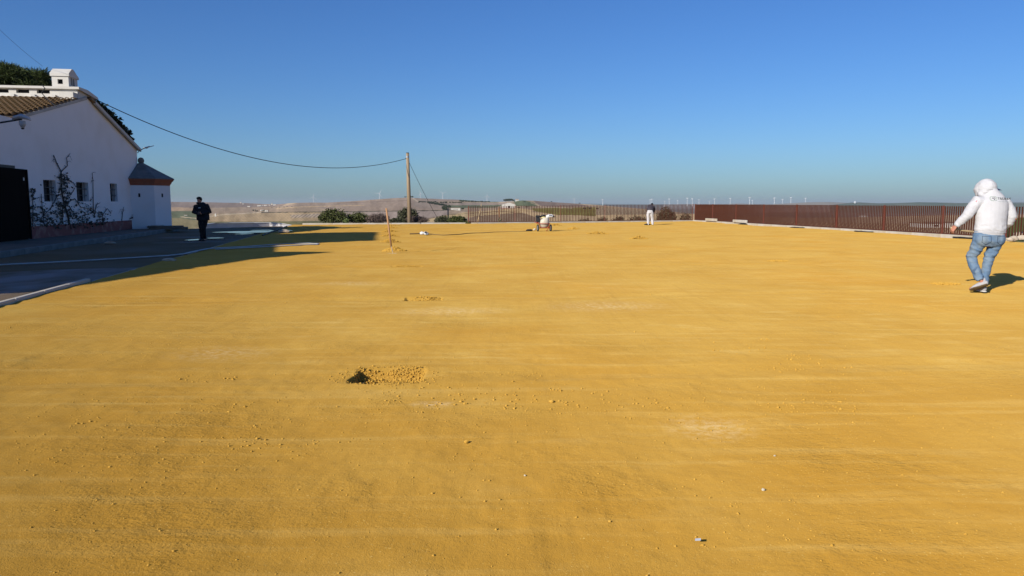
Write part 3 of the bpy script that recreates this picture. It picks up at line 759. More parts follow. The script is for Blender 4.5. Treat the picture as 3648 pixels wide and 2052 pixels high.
# eave boards with plastered underside (left eave)
MB().prism([slope_pt(-0.02, 0, -0.14), slope_pt(DEP, 0, -0.14), slope_pt(DEP, 0, 0.0), slope_pt(-0.02, 0, 0.0)], E_V * 0.22).build('eave_moulding', M_TRIM, roof)

# ventilation monitor along the ridge
mon = MB()
def mbox(u0, u1, v0, v1, z0, z1, mm=None): (mm or mon).box(P((u0 + u1) / 2, (v0 + v1) / 2, (z0 + z1) / 2), (u1 - u0, v1 - v0, z1 - z0), BAX)
def on_u(px, py, v):      # u, z of the plane v = const
    a, b, c = ray(px, py); d = Vector((a, b, c)); o = Vector((0, 0, CAM_H))
    t = (P(0, v, 0) - o).dot(E_V) / d.dot(E_V); q = o + d * t - P(0, v, 0)
    return q.dot(E_U), q.z
vf = vR - 1.02                       # front face of the monitor
zc1 = on_u(255, 309, vf - 0.10)[1]; zc0 = on_u(255, 320, vf - 0.10)[1]
zs1 = on_u(160, 318, vf)[1]; zs0 = on_u(160, 333, vf)[1]
zb0 = zR - 0.75
ML = 12.0
slots = [(on_u(x1, 325, vf)[0], on_u(x0, 325, vf)[0]) for x0, x1 in ((131, 177), (56, 104), (-18, 28))]
p_ = slots[1][0] - slots[0][0]; w_ = slots[0][1] - slots[0][0]
slots = [(slots[0][0] + k * p_, slots[0][0] + k * p_ + w_) for k in range(9)]
u_prev = 0.02
for (ua, ub) in slots:
    mbox(u_prev, ua, vf, vf + 0.22, zs0, zs1 + 0.02); u_prev = ub
mbox(u_prev, ML, vf, vf + 0.22, zs0, zs1 + 0.02)
mbox(0.02, ML, vf, vf + 0.22, zb0, zs0)                       # sill wall
mbox(0.02, ML, vf + 1.5, vf + 1.75, zb0, zs1 + 0.02)
mon.prism([P(0.02, vf + 0.22, zb0), P(0.02, vf + 1.5, zb0), P(0.02, vf + 1.5, zs1 + 0.02), P(0.02, vf + 0.22, zs1 + 0.02)], E_U * 0.2)
mo = mon.build('ridge_monitor', M_TRIM, barn)
mm = MB()                                                         # cap: flat front, falling to the back
capz = zc1
mm.prism([P(-0.10, vf - 0.14, zs1 + 0.02), P(-0.10, vf + 1.95, zs1 - 0.16), P(-0.10, vf + 1.95, zs1 - 0.05), P(-0.10, vf + 0.85, capz), P(-0.10, vf - 0.14, capz)], E_U * (ML + 0.1))
mm.build('cap', M_TRIM, mo)
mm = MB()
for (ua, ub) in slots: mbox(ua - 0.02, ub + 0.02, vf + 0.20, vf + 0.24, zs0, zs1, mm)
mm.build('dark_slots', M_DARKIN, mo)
for k, (ua, ub) in enumerate(slots):                              # stepped blocks below the slots
    mm = MB(); mbox(ua - 0.10, ub + 0.10, vf - 0.16, vf - 0.005, zb0, zs0 - 0.15, mm); mm.build('stepped_block', M_TRIM, mo)
    mm = MB(); mbox(ua - 0.26, ua - 0.11, vf - 0.14, vf - 0.006, zb0, zs0 - 0.06, mm); mm.build('stepped_block', M_TRIM, mo)
ue0, zq1 = on_u(268, 330, vf - 0.25); ue1, zq0 = on_u(220, 360, vf - 0.25)
mm = MB(); mbox(max(ue0, 0.03), ue1, vf - 0.45, vf - 0.007, zb0 - 0.05, zq1, mm); mm.build('end_block', M_TRIM, mo)
mm = MB(); mbox(0.06, ML, vf - 0.44, vf - 0.165, zb0 - 0.1, zs0 - 0.26, mm); mm.build('base_course', M_TRIM, mo)
# little chimney house on the monitor
vh = vf + 0.12; uh0, zh1 = on_u(243, 272, vh); uh1, zh0 = on_u(186, 309, vh); zr_ = on_u(230, 250, vh + 0.35)[1]
ch = MB(); t = 0.1; dpt = 0.85
hz0, hz1 = zh0 + (zh1 - zh0) * 0.28, zh0 + (zh1 - zh0) * 0.72; hu0, hu1 = uh0 + (uh1 - uh0) * 0.35, uh0 + (uh1 - uh0) * 0.66
for (a, b, c, d) in ((uh0, hu0, capz - 0.1, zh1), (hu1, uh1, capz - 0.1, zh1), (hu0, hu1, capz - 0.1, hz0), (hu0, hu1, hz1, zh1)):
    mbox(a, b, vh, vh + t, c, d, ch)
mbox(uh0, uh0 + t, vh + t, vh + dpt, capz - 0.1, zh1, ch); mbox(uh1 - t, uh1, vh + t, vh + dpt, capz - 0.1, zh1, ch); mbox(uh0, uh1, vh + dpt, vh + dpt + t, capz - 0.1, zh1, ch)
cho = ch.build('chimney', M_TRIM, barn)
e = 0.05
MB().prism([P(uh0 - e, vh - e, zh1), P(uh0 - e, vh + dpt + t + e, zh1), P(uh0 - e, vh + dpt + t + e, zh1 + 0.08), P(uh0 - e, vh + dpt * 0.55, zr_ + 0.04), P(uh0 - e, vh + 0.28, zr_ + 0.04), P(uh0 - e, vh - e, zh1 + 0.12)], E_U * (uh1 - uh0 + 2 * e)).build('chimney_cap', M_TRIM, cho)
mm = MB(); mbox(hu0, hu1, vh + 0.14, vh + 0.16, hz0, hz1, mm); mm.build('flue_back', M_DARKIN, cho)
for k in (0.35, 0.62):
    mm = MB(); mbox(uh0 - 0.012, uh0 - 0.002, vh + dpt * k - 0.07, vh + dpt * k + 0.07, zh0 + 0.12, zh0 + 0.42, mm); mm.build('side_vent', M_CEMENT, cho)

# corner turret
tw = empty('corner_turret', P(0, vE, 0), 'low octagonal white turret with red cornice and grey cement cone roof', 'turret')
sd_ = 1.1; p0 = P(0.0, onwall(468, 740)[0], 0); ang = R(25.5); oc = [p0]
for k in range(7):
    a = ang + R(45) * k; oc.append(oc[-1] + Vector((math.cos(a), math.sin(a), 0)) * sd_)
ctr = sum(oc, Vector()) / 8
zte = A(552, 660, 39.0).z; ztr = A(552, 637, 39.0).z; zap = A(488, 578, 40.0).z
def ring_(k, z): return [Vector((ctr.x + (q.x - ctr.x) * k, ctr.y + (q.y - ctr.y) * k, z)) for q in oc]
def loft_(name, rings, m_, parent, cap=True):
    mb = MB(); n = len(rings[0]); vs = [q for r_ in rings for q in r_]
    fs = [(i * n + j, i * n + (j + 1) % n, (i + 1) * n + (j + 1) % n, (i + 1) * n + j) for i in range(len(rings) - 1) for j in range(n)]
    if cap: fs += [tuple(range(n - 1, -1, -1)), tuple(range((len(rings) - 1) * n, len(rings) * n))]
    return mb.add(vs, fs).build(name, m_, parent)
tb = loft_('turret_wall', [ring_(1, 0.0), ring_(1, zte)], M_WALL, tw)
loft_('cornice', [ring_(1.004, zte + 0.002), ring_(1.03, zte + 0.10), ring_(1.05, zte + 0.105), ring_(1.09, ztr - 0.09), ring_(1.13, ztr - 0.085), ring_(1.16, ztr)], M_CORNICE, tw)
loft_('turret_roof', [ring_(1.17, ztr + 0.003), ring_(1.17, ztr + 0.035), ring_(0.6, ztr + (zap - ztr) * 0.52), ring_(0.06, zap)], M_CEMENT, tw)
MB().ball((ctr.x, ctr.y, zap + 0.10), (0.16, 0.16, 0.17), 14, 10).build('finial', M_CEMENT, tw, smooth=True)
for (a, b, f) in ((0, 1, 0.36), (1, 2, 0.48)):
    c = oc[a] + (oc[b] - oc[a]) * f; d = (oc[b] - oc[a]).normalized(); nn = Vector((d.y, -d.x, 0))
    z = A(480, 695, 38.5).z
    MB().box(c + nn * 0.004 + UP * z, (0.09, 0.02, 0.19), (d, nn, UP)).build('slit_window', M_DARKIN, tb)

# white block and stepped slabs at the foot of the turret
tag(MB().box(P(-0.16, onwall(481, 800)[0], BZ + 0.24), (0.30, 0.5, 0.50), BAX).build('wall_block', M_WALL, bevel=0.03), 'short white plastered block at the end of the red plinth', 'block')
sl = empty('slab_steps', A(570, 815, 38.6), 'low dark stone steps in front of the turret', 'steps')
for k, (x0, x1, y, h, dep) in enumerate(((508, 648, 826, 0.10, 1.5), (508, 640, 816, 0.07, 1.0), (541, 570, 808, 0.04, 0.3))):
    a = A(x0, y, 37.9 + 0.3 * k); b = A(x1, y, 38.6 + 0.3 * k); c = (a + b) / 2; d = (b - a); d.z = 0; d.normalize()
    MB().box((c.x, c.y + dep / 2, 0.13 + sum((0.10, 0.07, 0.04)[:k]) + h / 2 + 0.002 * k), ((b - a).length, dep, h), (d, Vector((-d.y, d.x, 0)), UP)).build('step', M_PAVE if k < 2 else M_CONC, sl, bevel=0.01)

# courtyard wall with the dark gate, and the farm wing whose shadow crosses the yard
cw_ = empty('courtyard_wall', P(0, -1.6, 0), 'plain white wall carrying the dark gate at the left edge', 'wall')
MB().prism([P(0.0, -6.0, BZ), P(0.0, 0, BZ), P(0.0, 0, zL - 0.12), P(0.0, -6.0, zL - 0.05)], E_U * 0.4).build('wall_panel', M_WALL, cw_)
gt = empty('gate', P(-0.1, -1.2, 0), 'tall dark brown metal gate leaf standing at the left edge', 'gate')
zg = onwall(92, 604, -0.1)[1]; vg = onwall(107, 800, -0.1)[0]
MB().box(P(-0.10, vg - 2.0, (BZ + zg) / 2 + 0.02), (0.09, 4.0, zg - BZ - 0.04), BAX).build('leaf', M_DOOR, gt)
MB().box(P(-0.155, vg - 0.1, (BZ + zg) / 2), (0.03, 0.10, zg - BZ - 0.08), BAX).build('edge_rail', M_DOOR, gt)
MB().box(P(-0.02, vg - 3.4, zg + 0.05), (0.14, 5.2, 0.10), BAX).build('top_rail', M_IRON, gt)
lv, lz = onwall(83, 638, -0.15)
MB().box(P(-0.16, lv, lz), (0.02, 0.07, 0.11), BAX).build('latch_plate', M_GALV, gt)

KX, KY = math.sin(_a) / math.tan(R(SUN_EL)), math.cos(_a) / math.tan(R(SUN_EL))
def caster(gx, gy, h): return Vector((gx - KX * h, gy - KY * h, 0))
# tall house: its eave throws the blunt shadow, height 8 m
a = caster(-5.45, 29.9, 8.0); b = caster(-6.95, 38.7, 8.0)
hs_ = empty('farmhouse', (a + b) / 2, 'tall white farmhouse just outside the left edge casting the blunt shadow', 'building')
d = (b - a).normalized(); nrm = Vector((-d.y, d.x, 0))
MB().prism([a - d * 0.0, b, b + nrm * 2.6, a + nrm * 2.6], (0, 0, 7.75)).build('wall', M_WALL, hs_)
MB().prism([a - nrm * 0.05 + UP * 7.752, a + nrm * 2.65 + UP * 7.752, a + nrm * 2.65 + UP * 7.85, a - nrm * 0.05 + UP * 8.0], b - a).build('roof', M_TILE, hs_)
# lower wing
c0 = caster(-7.98, 12.6, 5.2); c1 = caster(-6.75, 21.2, 5.2)
wg = empty('farm_wing', (c0 + c1) / 2, 'low white farm wing just outside the left edge casting the long near shadow', 'building')
d = (c1 - c0).normalized(); nrm = Vector((-d.y, d.x, 0)); c00 = c0 - d * 0.3
MB().prism([c00, c1, c1 + nrm * 6, c00 + nrm * 6], (0, 0, 5.1)).build('wall', M_WALL, wg)
MB().prism([c00 - nrm * 0.12 + UP * 5.102, c00 + nrm * 6 + UP * 5.102, c00 + nrm * 6 + UP * 5.3, c00 - nrm * 0.12 + UP * 5.25], c1 - c00).build('roof', M_TILE, wg)
t6 = caster(-5.3, 22.6, 6.2)
MB().prism([t6 - d * 1.5 + UP * 5.26, t6 + d * 0.35 + UP * 5.26, t6 + UP * 6.2], nrm * 5).build('dormer', M_WALL, wg)

# garden wall joining wing and farmhouse
a5 = caster(-5.45, 29.9, 8.0)
lw = empty('linking_wall', (c1 + a5) / 2, 'white wall joining the two farm buildings just outside the left edge', 'wall')
MB().prism([c1 + d * 0.02, a5 - d * 0.02, a5 - d * 0.02 + UP * 6.0, c1 + d * 0.02 + UP * 5.2], nrm * 0.5).build('wall_panel', M_WALL, lw)
# bracket lamps
lm = empty('bracket_lamp', A(75, 425, 24), 'grey dome street lamp on a bracket arm at the left edge', 'lamp')
hp = A(78, 425, 24); ap = A(-60, 452, 24.0)
MB().tube([ap, A(0, 437, 24), A(45, 430, 24), hp], [0.03, 0.028, 0.026, 0.02], 8).build('arm', M_IRON, lm, smooth=True)
mb = MB(); mb.tube([hp + Vector((-0.28, 0, -0.02)), hp + Vector((-0.2, 0, 0.05)), hp + Vector((0, 0, 0.09)), hp + Vector((0.2, 0, 0.03)), hp + Vector((0.26, 0, -0.03))], [0.06, 0.12, 0.15, 0.12, 0.05], 12, depth=[0.03, 0.06, 0.075, 0.05, 0.02], side=(0, 1, 0)); mb.build('shade', M_LAMP, lm, smooth=True)
gp = A(80, 443, 24)
MB().tube([gp + UP * 0.1, gp, gp - UP * 0.1], [0.09, 0.10, 0.045], 10).build('glass_globe', mat('lamp_glass', (0.45, 0.47, 0.48), 0.2), lm, smooth=True)
MB().ball(A(81, 458, 24), (0.05, 0.05, 0.025), 10, 6).build('bottom_cap', M_IRON, lm, smooth=True)
b0 = P(-0.05, vE - 0.05, onwall(486, 545)[1]); lf = empty('flood_lamp', b0, 'slim white street lamp bracketed on the far corner of the gable', 'lamp')
d0 = b0.y
MB().tube([b0, A(494, 538, d0), A(512, 529, d0), A(548, 519, d0)], [0.025, 0.025, 0.022, 0.018], 8).build('arm', M_GALV, lf, smooth=True)
a = A(512, 527, d0 - 0.02); b = A(533, 521, d0 - 0.02)
MB().tube([a, (a + b) / 2 - UP * 0.03, b], [0.05, 0.085, 0.03], 8, side=(0, 1, 0), depth=[0.03, 0.05, 0.02]).build('lamp_head', M_LAMP, lf, smooth=True)
MB().tube([A(483, 535, d0), A(479, 550, d0), A(480, 566, d0 + .1), A(485, 568, d0 + .1), A(484, 548, d0)], 0.012, 6).build('cable', M_CABLE, lf)

# overhead cables
def cable(name, p, q, sag, r, label, n=40):
    mb = MB(); mb.tube([p + (q - p) * (i / n) - UP * (sag * 4 * (i / n) * (1 - i / n)) for i in range(n + 1)], r, 6)
    return tag(mb.build(name, M_CABLE, smooth=True), label, 'cable')
PB = G(1459, 799); PB.z = -0.2
pole = empty('utility_pole', (PB.x, PB.y + 1.2, 0), 'weathered grey-brown utility pole behind the bushes at the yard edge', 'pole')
PD = PB.y + 1.2
ptop = A(1452, 546, PD); pbot = A(1459.5, 800, PD)
pm = MB(); pm.tube([pbot - UP * 0.5, pbot.lerp(ptop, 0.5), ptop], [0.155, 0.135, 0.105], 14); pm.build('shaft', M_WOODP, pole, smooth=True)
MB().tube([ptop, ptop + UP * 0.05], [0.112, 0.09], 14).build('top_cap', M_IRON, pole)
pt = A(1452, 562, PD); MB().tube([pt, A(1444, 566, PD)], 0.03, 8).build('insulator', M_BLACKP, pole)
MB().tube([A(1451.5, 560, PD) + Vector((0, 0, -0.05)), A(1451.5, 560, PD) + Vector((0, 0, 0.08))], 0.125, 14).build('clamp_band', M_GALV, pole)
ca0 = P(-0.1, vf + 1.75, onwall(317, 349)[1])
mid = A(1200, 601, (ca0.y + PD) / 2 + 8)
# the hanging cable: parabola through the low point seen in the photo
def hang(p, q, sag): return sag
cable('overhead_cable', ca0, A(1444, 566, PD), 1.62, 0.019, 'black cable sagging from the roof monitor to the utility pole')
gw = G(1560, 788); gw = A(1562, 783, PD + 1.5)
cable('guy_wire', A(1456, 575, PD), gw, 0.12, 0.014, 'black guy wire slanting down from the utility pole into the shrubs', 12)
cable('roof_wire', A(-90, 18, 28), A(152, 236, 33.5), 0.1, 0.005, 'thin wire coming down from the sky to the roof', 10)
q0 = P(0.5, vf - 0.16, capz); e1 = A(150, 331, 31.2)
rc = MB(); rc.tube([A(150, 303, 31.3), A(160, 314, 31.2), A(148, 331, 31.3), A(165, 350, 30.9), A(186, 368, 30.3), A(200, 378, 30.0)], 0.02, 6)
tag(rc.build('roof_cable', M_CABLE, smooth=True), 'slack black cable hanging over the monitor onto the roof tiles', 'cable')

# ------------------------------------------------------------------ vegetation helpers
def leaf_mesh(name, pts, size, m, seed=0, aspect=0.55, up=0.3, curl=0.0):
    """one bent quad-leaf (two triangles pairs) at every point"""
    g = np.random.default_rng(seed); n = len(pts)
    d = g.normal(size=(n, 3)); d[:, 2] = d[:, 2] * 0.7 + up; d /= np.linalg.norm(d, axis=1)[:, None]
    r = g.normal(size=(n, 3)); sidev = np.cross(d, r); sidev /= np.linalg.norm(sidev, axis=1)[:, None] + 1e-9
    nn = np.cross(d, sidev)
    L_ = size * g.uniform(0.6, 1.3, (n, 1)); w = L_ * aspect
    p = np.asarray(pts)
    V = np.stack([p, p + d * L_ * 0.5 + sidev * w * 0.5, p + d * L_ - nn * L_ * 0.18, p + d * L_ * 0.5 - sidev * w * 0.5], 1).reshape(-1, 3)
    F = (np.arange(n) * 4)[:, None, None] + np.array([[0, 1, 2], [0, 2, 3]])[None]
    return np_mesh(name, V, F.reshape(-1, 3))
def blob_points(n, centers, seed=0, shell=0.35):
    """points near the surface of several ellipsoids ((c, r), ...) with clumps and gaps"""
    g = np.random.default_rng(seed); out = []
    vol = np.array([c[1][0] * c[1][1] + c[1][2] * c[1][0] for c in centers]); vol = vol / vol.sum()
    for (c, r), k in zip(centers, vol):
        m_ = int(n * k); d = g.normal(size=(m_ * 2, 3)); d /= np.linalg.norm(d, axis=1)[:, None]
        lump = 1 + 0.32 * np.array([noise.noise((q[0] * 2.6 + c[0], q[1] * 2.6 + seed, q[2] * 2.6 + c[2])) for q in d]) * 1.6
        rad = (1 - shell * g.random(len(d)) ** 1.5) * lump
        den = np.array([noise.noise((q[0] * 5 + c[1], q[1] * 5, q[2] * 5 + seed)) for q in d])
        q = np.asarray(c) + d * np.asarray(r) * rad[:, None]
        out.append(q[(den > -0.22)][:m_])
    return np.concatenate(out)
def bush(name, label, px0, px1, ytop, ybase, depth, m, n=2200, leaf=0.10, seed=0, cat='bush', group=None, lobes=5, twigs=10, up=0.3, aspect=0.55, base_z=None):
    a = A(px0, ybase, depth); b = A(px1, ybase, depth); t = A((px0 + px1) / 2, ytop, depth)
    base = min(a.z, 0.05) if base_z is None else base_z; cx = (a.x + b.x) / 2; hw = (b.x - a.x) / 2; h = t.z - base
    g = random.Random(seed); cs = [((cx, depth, base + h * 0.42), (hw * 0.74, min(hw, h) * 0.7, h * 0.46))]
    for k in range(lobes):
        f = (k + 0.5) / lobes * 2 - 1
        hh = h * (0.55 + 0.35 * (1 - f * f)) * g.uniform(0.85, 1.05)
        cs.append(((cx + f * hw * 0.72, depth + g.uniform(-0.25, 0.25), base + hh * 0.6), (hw * 0.34, hw * 0.34, hh * 0.40)))
    root = empty(name, (cx, depth, base), label, cat, group)
    pts = blob_points(n, cs, seed)
    pts = pts[pts[:, 2] > base]
    sp = []
    for k in range(int(14 + hw * 16)):
        c, r_ = cs[g.randrange(len(cs))]; q = g.uniform(-1, 1)
        x0_, z0_ = c[0] + q * r_[0], c[2] + r_[2] * math.sqrt(max(0.0, 1 - q * q)) * g.uniform(0.6, 1.0)
        y0_ = c[1] + g.uniform(-.6, .6) * r_[1]; ln = h * g.uniform(0.06, 0.2); dx = g.uniform(-.3, .3) * ln
        for t_ in range(7): sp.append((x0_ + dx * t_ / 6 + g.uniform(-.03, .03), y0_ + g.uniform(-.03, .03), z0_ + ln * t_ / 6))
    pts = np.concatenate([pts, np.array(sp)])
    link('foliage', leaf_mesh('foliage', pts, leaf, m, seed, aspect, up), m, root)
    tm = MB()
    for k in range(twigs):
        c, r_ = cs[g.randrange(len(cs))]
        tip = Vector((c[0] + g.uniform(-.6, .6) * r_[0], c[1] + g.uniform(-.6, .6) * r_[1], c[2] + g.uniform(0.1, .8) * r_[2]))
        st = Vector((cx + g.uniform(-.25, .25) * hw, depth, base - 0.1)); mid_ = st.lerp(tip, 0.5) + Vector((g.uniform(-.1, .1), g.uniform(-.1, .1), 0.05))
        tm.tube([st, mid_, tip], [0.03, 0.018, 0.006], 5)
    tm.build('stems', M_BARK, root)
    return root
bush('bush', 'largest dark green rounded bush at the left end of the back kerb', 1128, 1248, 742, 797, 55.2, L_BUSH, 3000, 0.13, 1)
bush('bush', 'low spreading dark green bush right of the largest bush', 1222, 1325, 757, 797, 55.9, L_BUSH, 2400, 0.12, 2)
bush('shrub', 'small pale green shrub in front of the dark bushes', 1219, 1246, 779, 798, 54.2, L_PALE, 500, 0.10, 3, cat='shrub', lobes=3)
bush('shrub', 'dry purplish grey shrub left of the rake handle', 1302, 1392, 760, 798, 55.6, L_DRY, 2600, 0.17, 4, cat='shrub', up=1.0, aspect=0.16)
bush('bush', 'rounded grey green bush at the foot of the utility pole', 1412, 1496, 735, 795, 55.6, L_OLIVE, 3000, 0.12, 5)
bush('shrub', 'dry mauve shrub in front of the utility pole', 1440, 1530, 770, 798, 55.0, L_DRY, 2000, 0.16, 6, cat='shrub', up=1.0, aspect=0.18)
bush('shrub', 'low mixed shrub between rake and utility pole', 1385, 1450, 775, 798, 55.0, L_OLIVE, 1200, 0.11, 7, cat='shrub')
bush('shrub', 'straggly green shrub where the guy wire ends', 1545, 1605, 768, 798, 55.3, L_OLIVE, 1200, 0.12, 8, cat='shrub')
bush('shrub', 'dark low shrub beside the first fence post', 1590, 1668, 768, 800, 55.0, L_BUSH, 1800, 0.12, 9, cat='shrub')
bush('shrub', 'tiny trailing shrub at the foot of the first fence post', 1640, 1690, 790, 801, 54.6, L_BUSH, 500, 0.10, 10, cat='shrub', lobes=3)
for k, (x0, x1, y0, y1, dd, nm) in enumerate(((2055, 2115, 776, 791, 70, 'leftmost of the three low bushes seen through the back fence'), (2120, 2172, 771, 790, 70, 'middle one of the three low bushes seen through the back fence'),
        (2175, 2235, 766, 790, 71, 'rightmost of the three low bushes seen through the back fence'), (2225, 2320, 766, 790, 73, 'dark hedge bush behind the back fence beside the bent worker'))):
    bush('bush', nm, x0, x1, y0, y1 + 2, dd, L_OLIVE, 1500, 0.14, 20 + k, base_z=terrain_at((x0 + x1) / 2, y1).z if False else -1.2)
bush('bush', 'big rounded olive bush behind the fence beside the bent worker', 2335, 2412, 733, 786, 68.5, L_OLIVE, 4200, 0.13, 30, base_z=-0.9)
bush('bush', 'small bush just left of the solid corner of the fence', 2418, 2470, 752, 775, 72, L_OLIVE, 900, 0.12, 31, base_z=-0.9)

# pine behind the building
pine = empty('pine_tree', A(60, 720, 48), 'dark green pine tree rising behind the farm building roof', 'tree')
g = random.Random(3); cl = []
for k in range(46):
    px = g.uniform(-260, 205); top = np.interp(px, [-260, 0, 60, 110, 150, 190, 215], [235, 232, 243, 262, 246, 255, 275])
    py = top + 8 + g.uniform(0, 1) ** 0.8 * 95
    c = A(px, py, 47 + g.uniform(-1.5, 2.5)); r = g.uniform(0.38, 0.62)
    cl.append((tuple(c), (r * 1.25, r, r * 0.62)))
pts = blob_points(30000, cl, 5, 0.55)
link('crown', leaf_mesh('crown', pts, 0.32, L_PINE, 5, 0.09, 0.55), L_PINE, pine)
tm = MB(); bs = A(-40, 725, 48); bs.z = 0.0
tm.tube([bs, A(-45, 500, 48), A(-35, 360, 48), A(-30, 300, 48)], [0.38, 0.3, 0.24, 0.12], 10)
tm.build('trunk', M_BARK, pine)
for k in range(14):
    c = Vector(cl[k * 3][0]); st = A(-38, 390 - 6 * (k % 5), 48)
    MB().tube([st, st.lerp(c, 0.6) - UP * 0.2, c], [0.11, 0.06, 0.025], 6).build('branch', M_BARK, pine)
tr2 = empty('ivy', P(0.8, vE - 2.0, zE + 0.9), 'dark ivy clump creeping along the far roof edge', 'climbing plant')
pts = []; g2 = np.random.default_rng(9)
for (px, py, r) in ((322, 372, .34), (340, 385, .42), (358, 397, .46), (376, 410, .5), (392, 425, .5), (405, 440, .5), (414, 452, .4), (428, 466, .42), (440, 476, .42), (450, 486, .3), (462, 505, .18)):
    v_, z_ = onwall(px + 3, py - 8, 0.3); c = P(0.3 + r * 0.3, v_, z_)
    pts.append(blob_points(420, [(tuple(c), (r * 0.8, r * 0.9, r * 0.55))], int(px), 0.5))
link('foliage', leaf_mesh('foliage', np.concatenate(pts), 0.13, L_IVY, 2, 0.8, 0.2), L_IVY, tr2)

# bare vine on the gable wall
vine = empty('climbing_vine', P(-0.05, onwall(225, 820)[0], 0.3), 'half bare dark vine climbing the white gable wall between the windows', 'climbing plant')
g = random.Random(11); vs2 = MB(); lp = []
def wall_pt(px, py, o=-0.035): 
    v_, z_ = onwall(px, py, o); return P(o, v_, z_)
trunks = [[(252, 815), (240, 770), (228, 720), (222, 680), (218, 640), (220, 610), (205, 580), (190, 555)], [(222, 800), (226, 740), (240, 690), (225, 640)], [(220, 612), (238, 590), (240, 560), (252, 548)],
          [(235, 725), (265, 705), (290, 735), (330, 745), (360, 770)], [(245, 735), (275, 775), (310, 800)], [(215, 690), (205, 700), (180, 740), (150, 770), (125, 790)], [(336, 760), (332, 690), (330, 640), (328, 615)], [(335, 775), (345, 730), (355, 720)],
          [(365, 810), (368, 770), (380, 745), (395, 760)], [(118, 800), (120, 740), (115, 690)], [(160, 800), (150, 740), (148, 690)], [(430, 800), (436, 760), (442, 735)], [(300, 810), (295, 770), (318, 760)], [(460, 780), (490, 765), (515, 752), (530, 765), (535, 785)], [(463, 780), (490, 772), (508, 780)],
          [(238, 640), (262, 652), (272, 668)], [(238, 700), (255, 690), (268, 668)], [(200, 690), (190, 680), (175, 690)]]
for tk in trunks:
    pts_ = []
    for (x, y) in tk: pts_.append(wall_pt(x + g.uniform(-3, 3), y + g.uniform(-3, 3)))
    r0 = 0.04 if len(tk) > 5 else 0.02
    vs2 = MB(); vs2.tube(pts_, [r0 * (1 - 0.7 * i / len(pts_)) for i in range(len(pts_))], 5)
    for a_q, b_q in zip(tk, tk[1:]):
        for k in range(2):
            f = g.random(); x, y = a_q[0] + (b_q[0] - a_q[0]) * f, a_q[1] + (b_q[1] - a_q[1]) * f
            x2, y2 = x + g.uniform(-18, 18), y + g.uniform(-14, 20)
            if 560 < y2 < 812: vs2.tube([wall_pt(x, y), wall_pt((x + x2) / 2, min(y, y2) - 3, -0.07), wall_pt(x2, y2)], [0.009, 0.007, 0.003], 4)
    vs2.build('stem', M_STEM, vine)
def blocked(x, y): return any(x0 - 2 < x < x1 + 2 and 638 < y < 720 for x0, x1 in ((153, 203), (271, 318), (391, 420)))
while len(lp) < 900:
    q = g.random()
    if q < 0.62: x = g.uniform(112, 372); y = 812 - abs(g.gauss(0, 1)) * 42 * (1.2 if x < 330 else 0.7)
    elif q < 0.88: x = g.gauss(226, 13); y = g.uniform(616, 760)
    elif q < 0.95: x = g.gauss(117, 7); y = g.uniform(670, 770)
    else: x = g.gauss(375, 18); y = g.uniform(745, 800)
    if y > 816 or y < 600 or x < 108 or blocked(x, y) or noise.noise((x * 0.07, y * 0.07, 1)) < -0.12: continue
    lp.append(wall_pt(x, y, g.uniform(-0.12, -0.02)))
link('leaves', leaf_mesh('leaves', np.array([tuple(p) for p in lp]), 0.115, L_VINE, 4, 0.8, -0.3), L_VINE, vine)
#@@FENCE
# ------------------------------------------------------------------ rust-coloured slat fences
def fence_run(root, posts, ztop, zbase, slat_m, post_mesh_w=0.07):
    """posts: list of xy; slats between them, every slat a part"""
    for i, (a, b) in enumerate(zip(posts, posts[1:])):
        a = Vector((*a, 0)); b = Vector((*b, 0)); d = b - a; Ln = d.length; d.normalize(); nrm = Vector((-d.y, d.x, 0))
        rotm = Matrix(((d.x, nrm.x, 0, 0), (d.y, nrm.y, 0, 0), (0, 0, 1, 0), (0, 0, 0, 1)))
        n = max(2, round(Ln / 0.132)); zt_ = (ztop[i] + ztop[i + 1]) / 2
        key = round(zt_, 2)
        if key not in SLATS:
            SLATS[key] = MB().box((0, 0, (key + zbase + 0.05) / 2), (0.038, 0.042, key - zbase - 0.05)).mesh('slat'); SLATS[key].materials.append(slat_m)
        for k in range(1, n):
            o = link('slat', SLATS[key], None, root); p = a + d * (Ln * k / n)
            o.matrix_basis = Matrix.Translation((p.x, p.y, 0)) @ rotm @ Matrix.Rotation(random.uniform(-0.05, 0.05), 4, 'Z')
        MB().box((a + b) / 2 + UP * (zbase + 0.025), (Ln - 0.08, 0.046, 0.045), (d, nrm, UP)).build('bottom_rail', slat_m, root)
    for (x, y), z in zip(posts, ztop):
        MB().box((x, y, (z + 0.02 + zbase) / 2), (post_mesh_w, post_mesh_w, z + 0.02 - zbase), None).build('post', M_POSTR, root, bevel=0.006)
SLATS = {}
def line_hit(px, a, b):
    """xy on the segment a-b seen in photo column px (near the horizon row)"""
    k = (px - 1824) / F_PX / (_cp + (1026 - 760) / F_PX * _sp)
    t = (k * a[1] - a[0]) / ((b[0] - a[0]) - k * (b[1] - a[1]))
    return (a[0] + (b[0] - a[0]) * t, a[1] + (b[1] - a[1]) * t)
bpost = []
for px in (1669, 1834.5, 1996, 2155, 2313):
    sg = (bk[1], bk[2]) if px < 2000 else (bk[2], bk[3])
    x, y = line_hit(px, *sg); bpost.append((x, y + 0.02))
bpost.append((bk[3][0] - 0.02, bk[3][1]))
bf = empty('slat_fence', (bpost[2][0], bpost[2][1], 0), 'open rust brown slat fence along the back kerb, countryside showing through', 'fence')
fence_run(bf, bpost, [1.25, 1.27, 1.30, 1.33, 1.36, 1.38], 0.085, M_CORTEN)
rp0, rp1 = (XR(62.3) + 0.13, 62.3), (XR(29.6) + 0.13, 29.6)
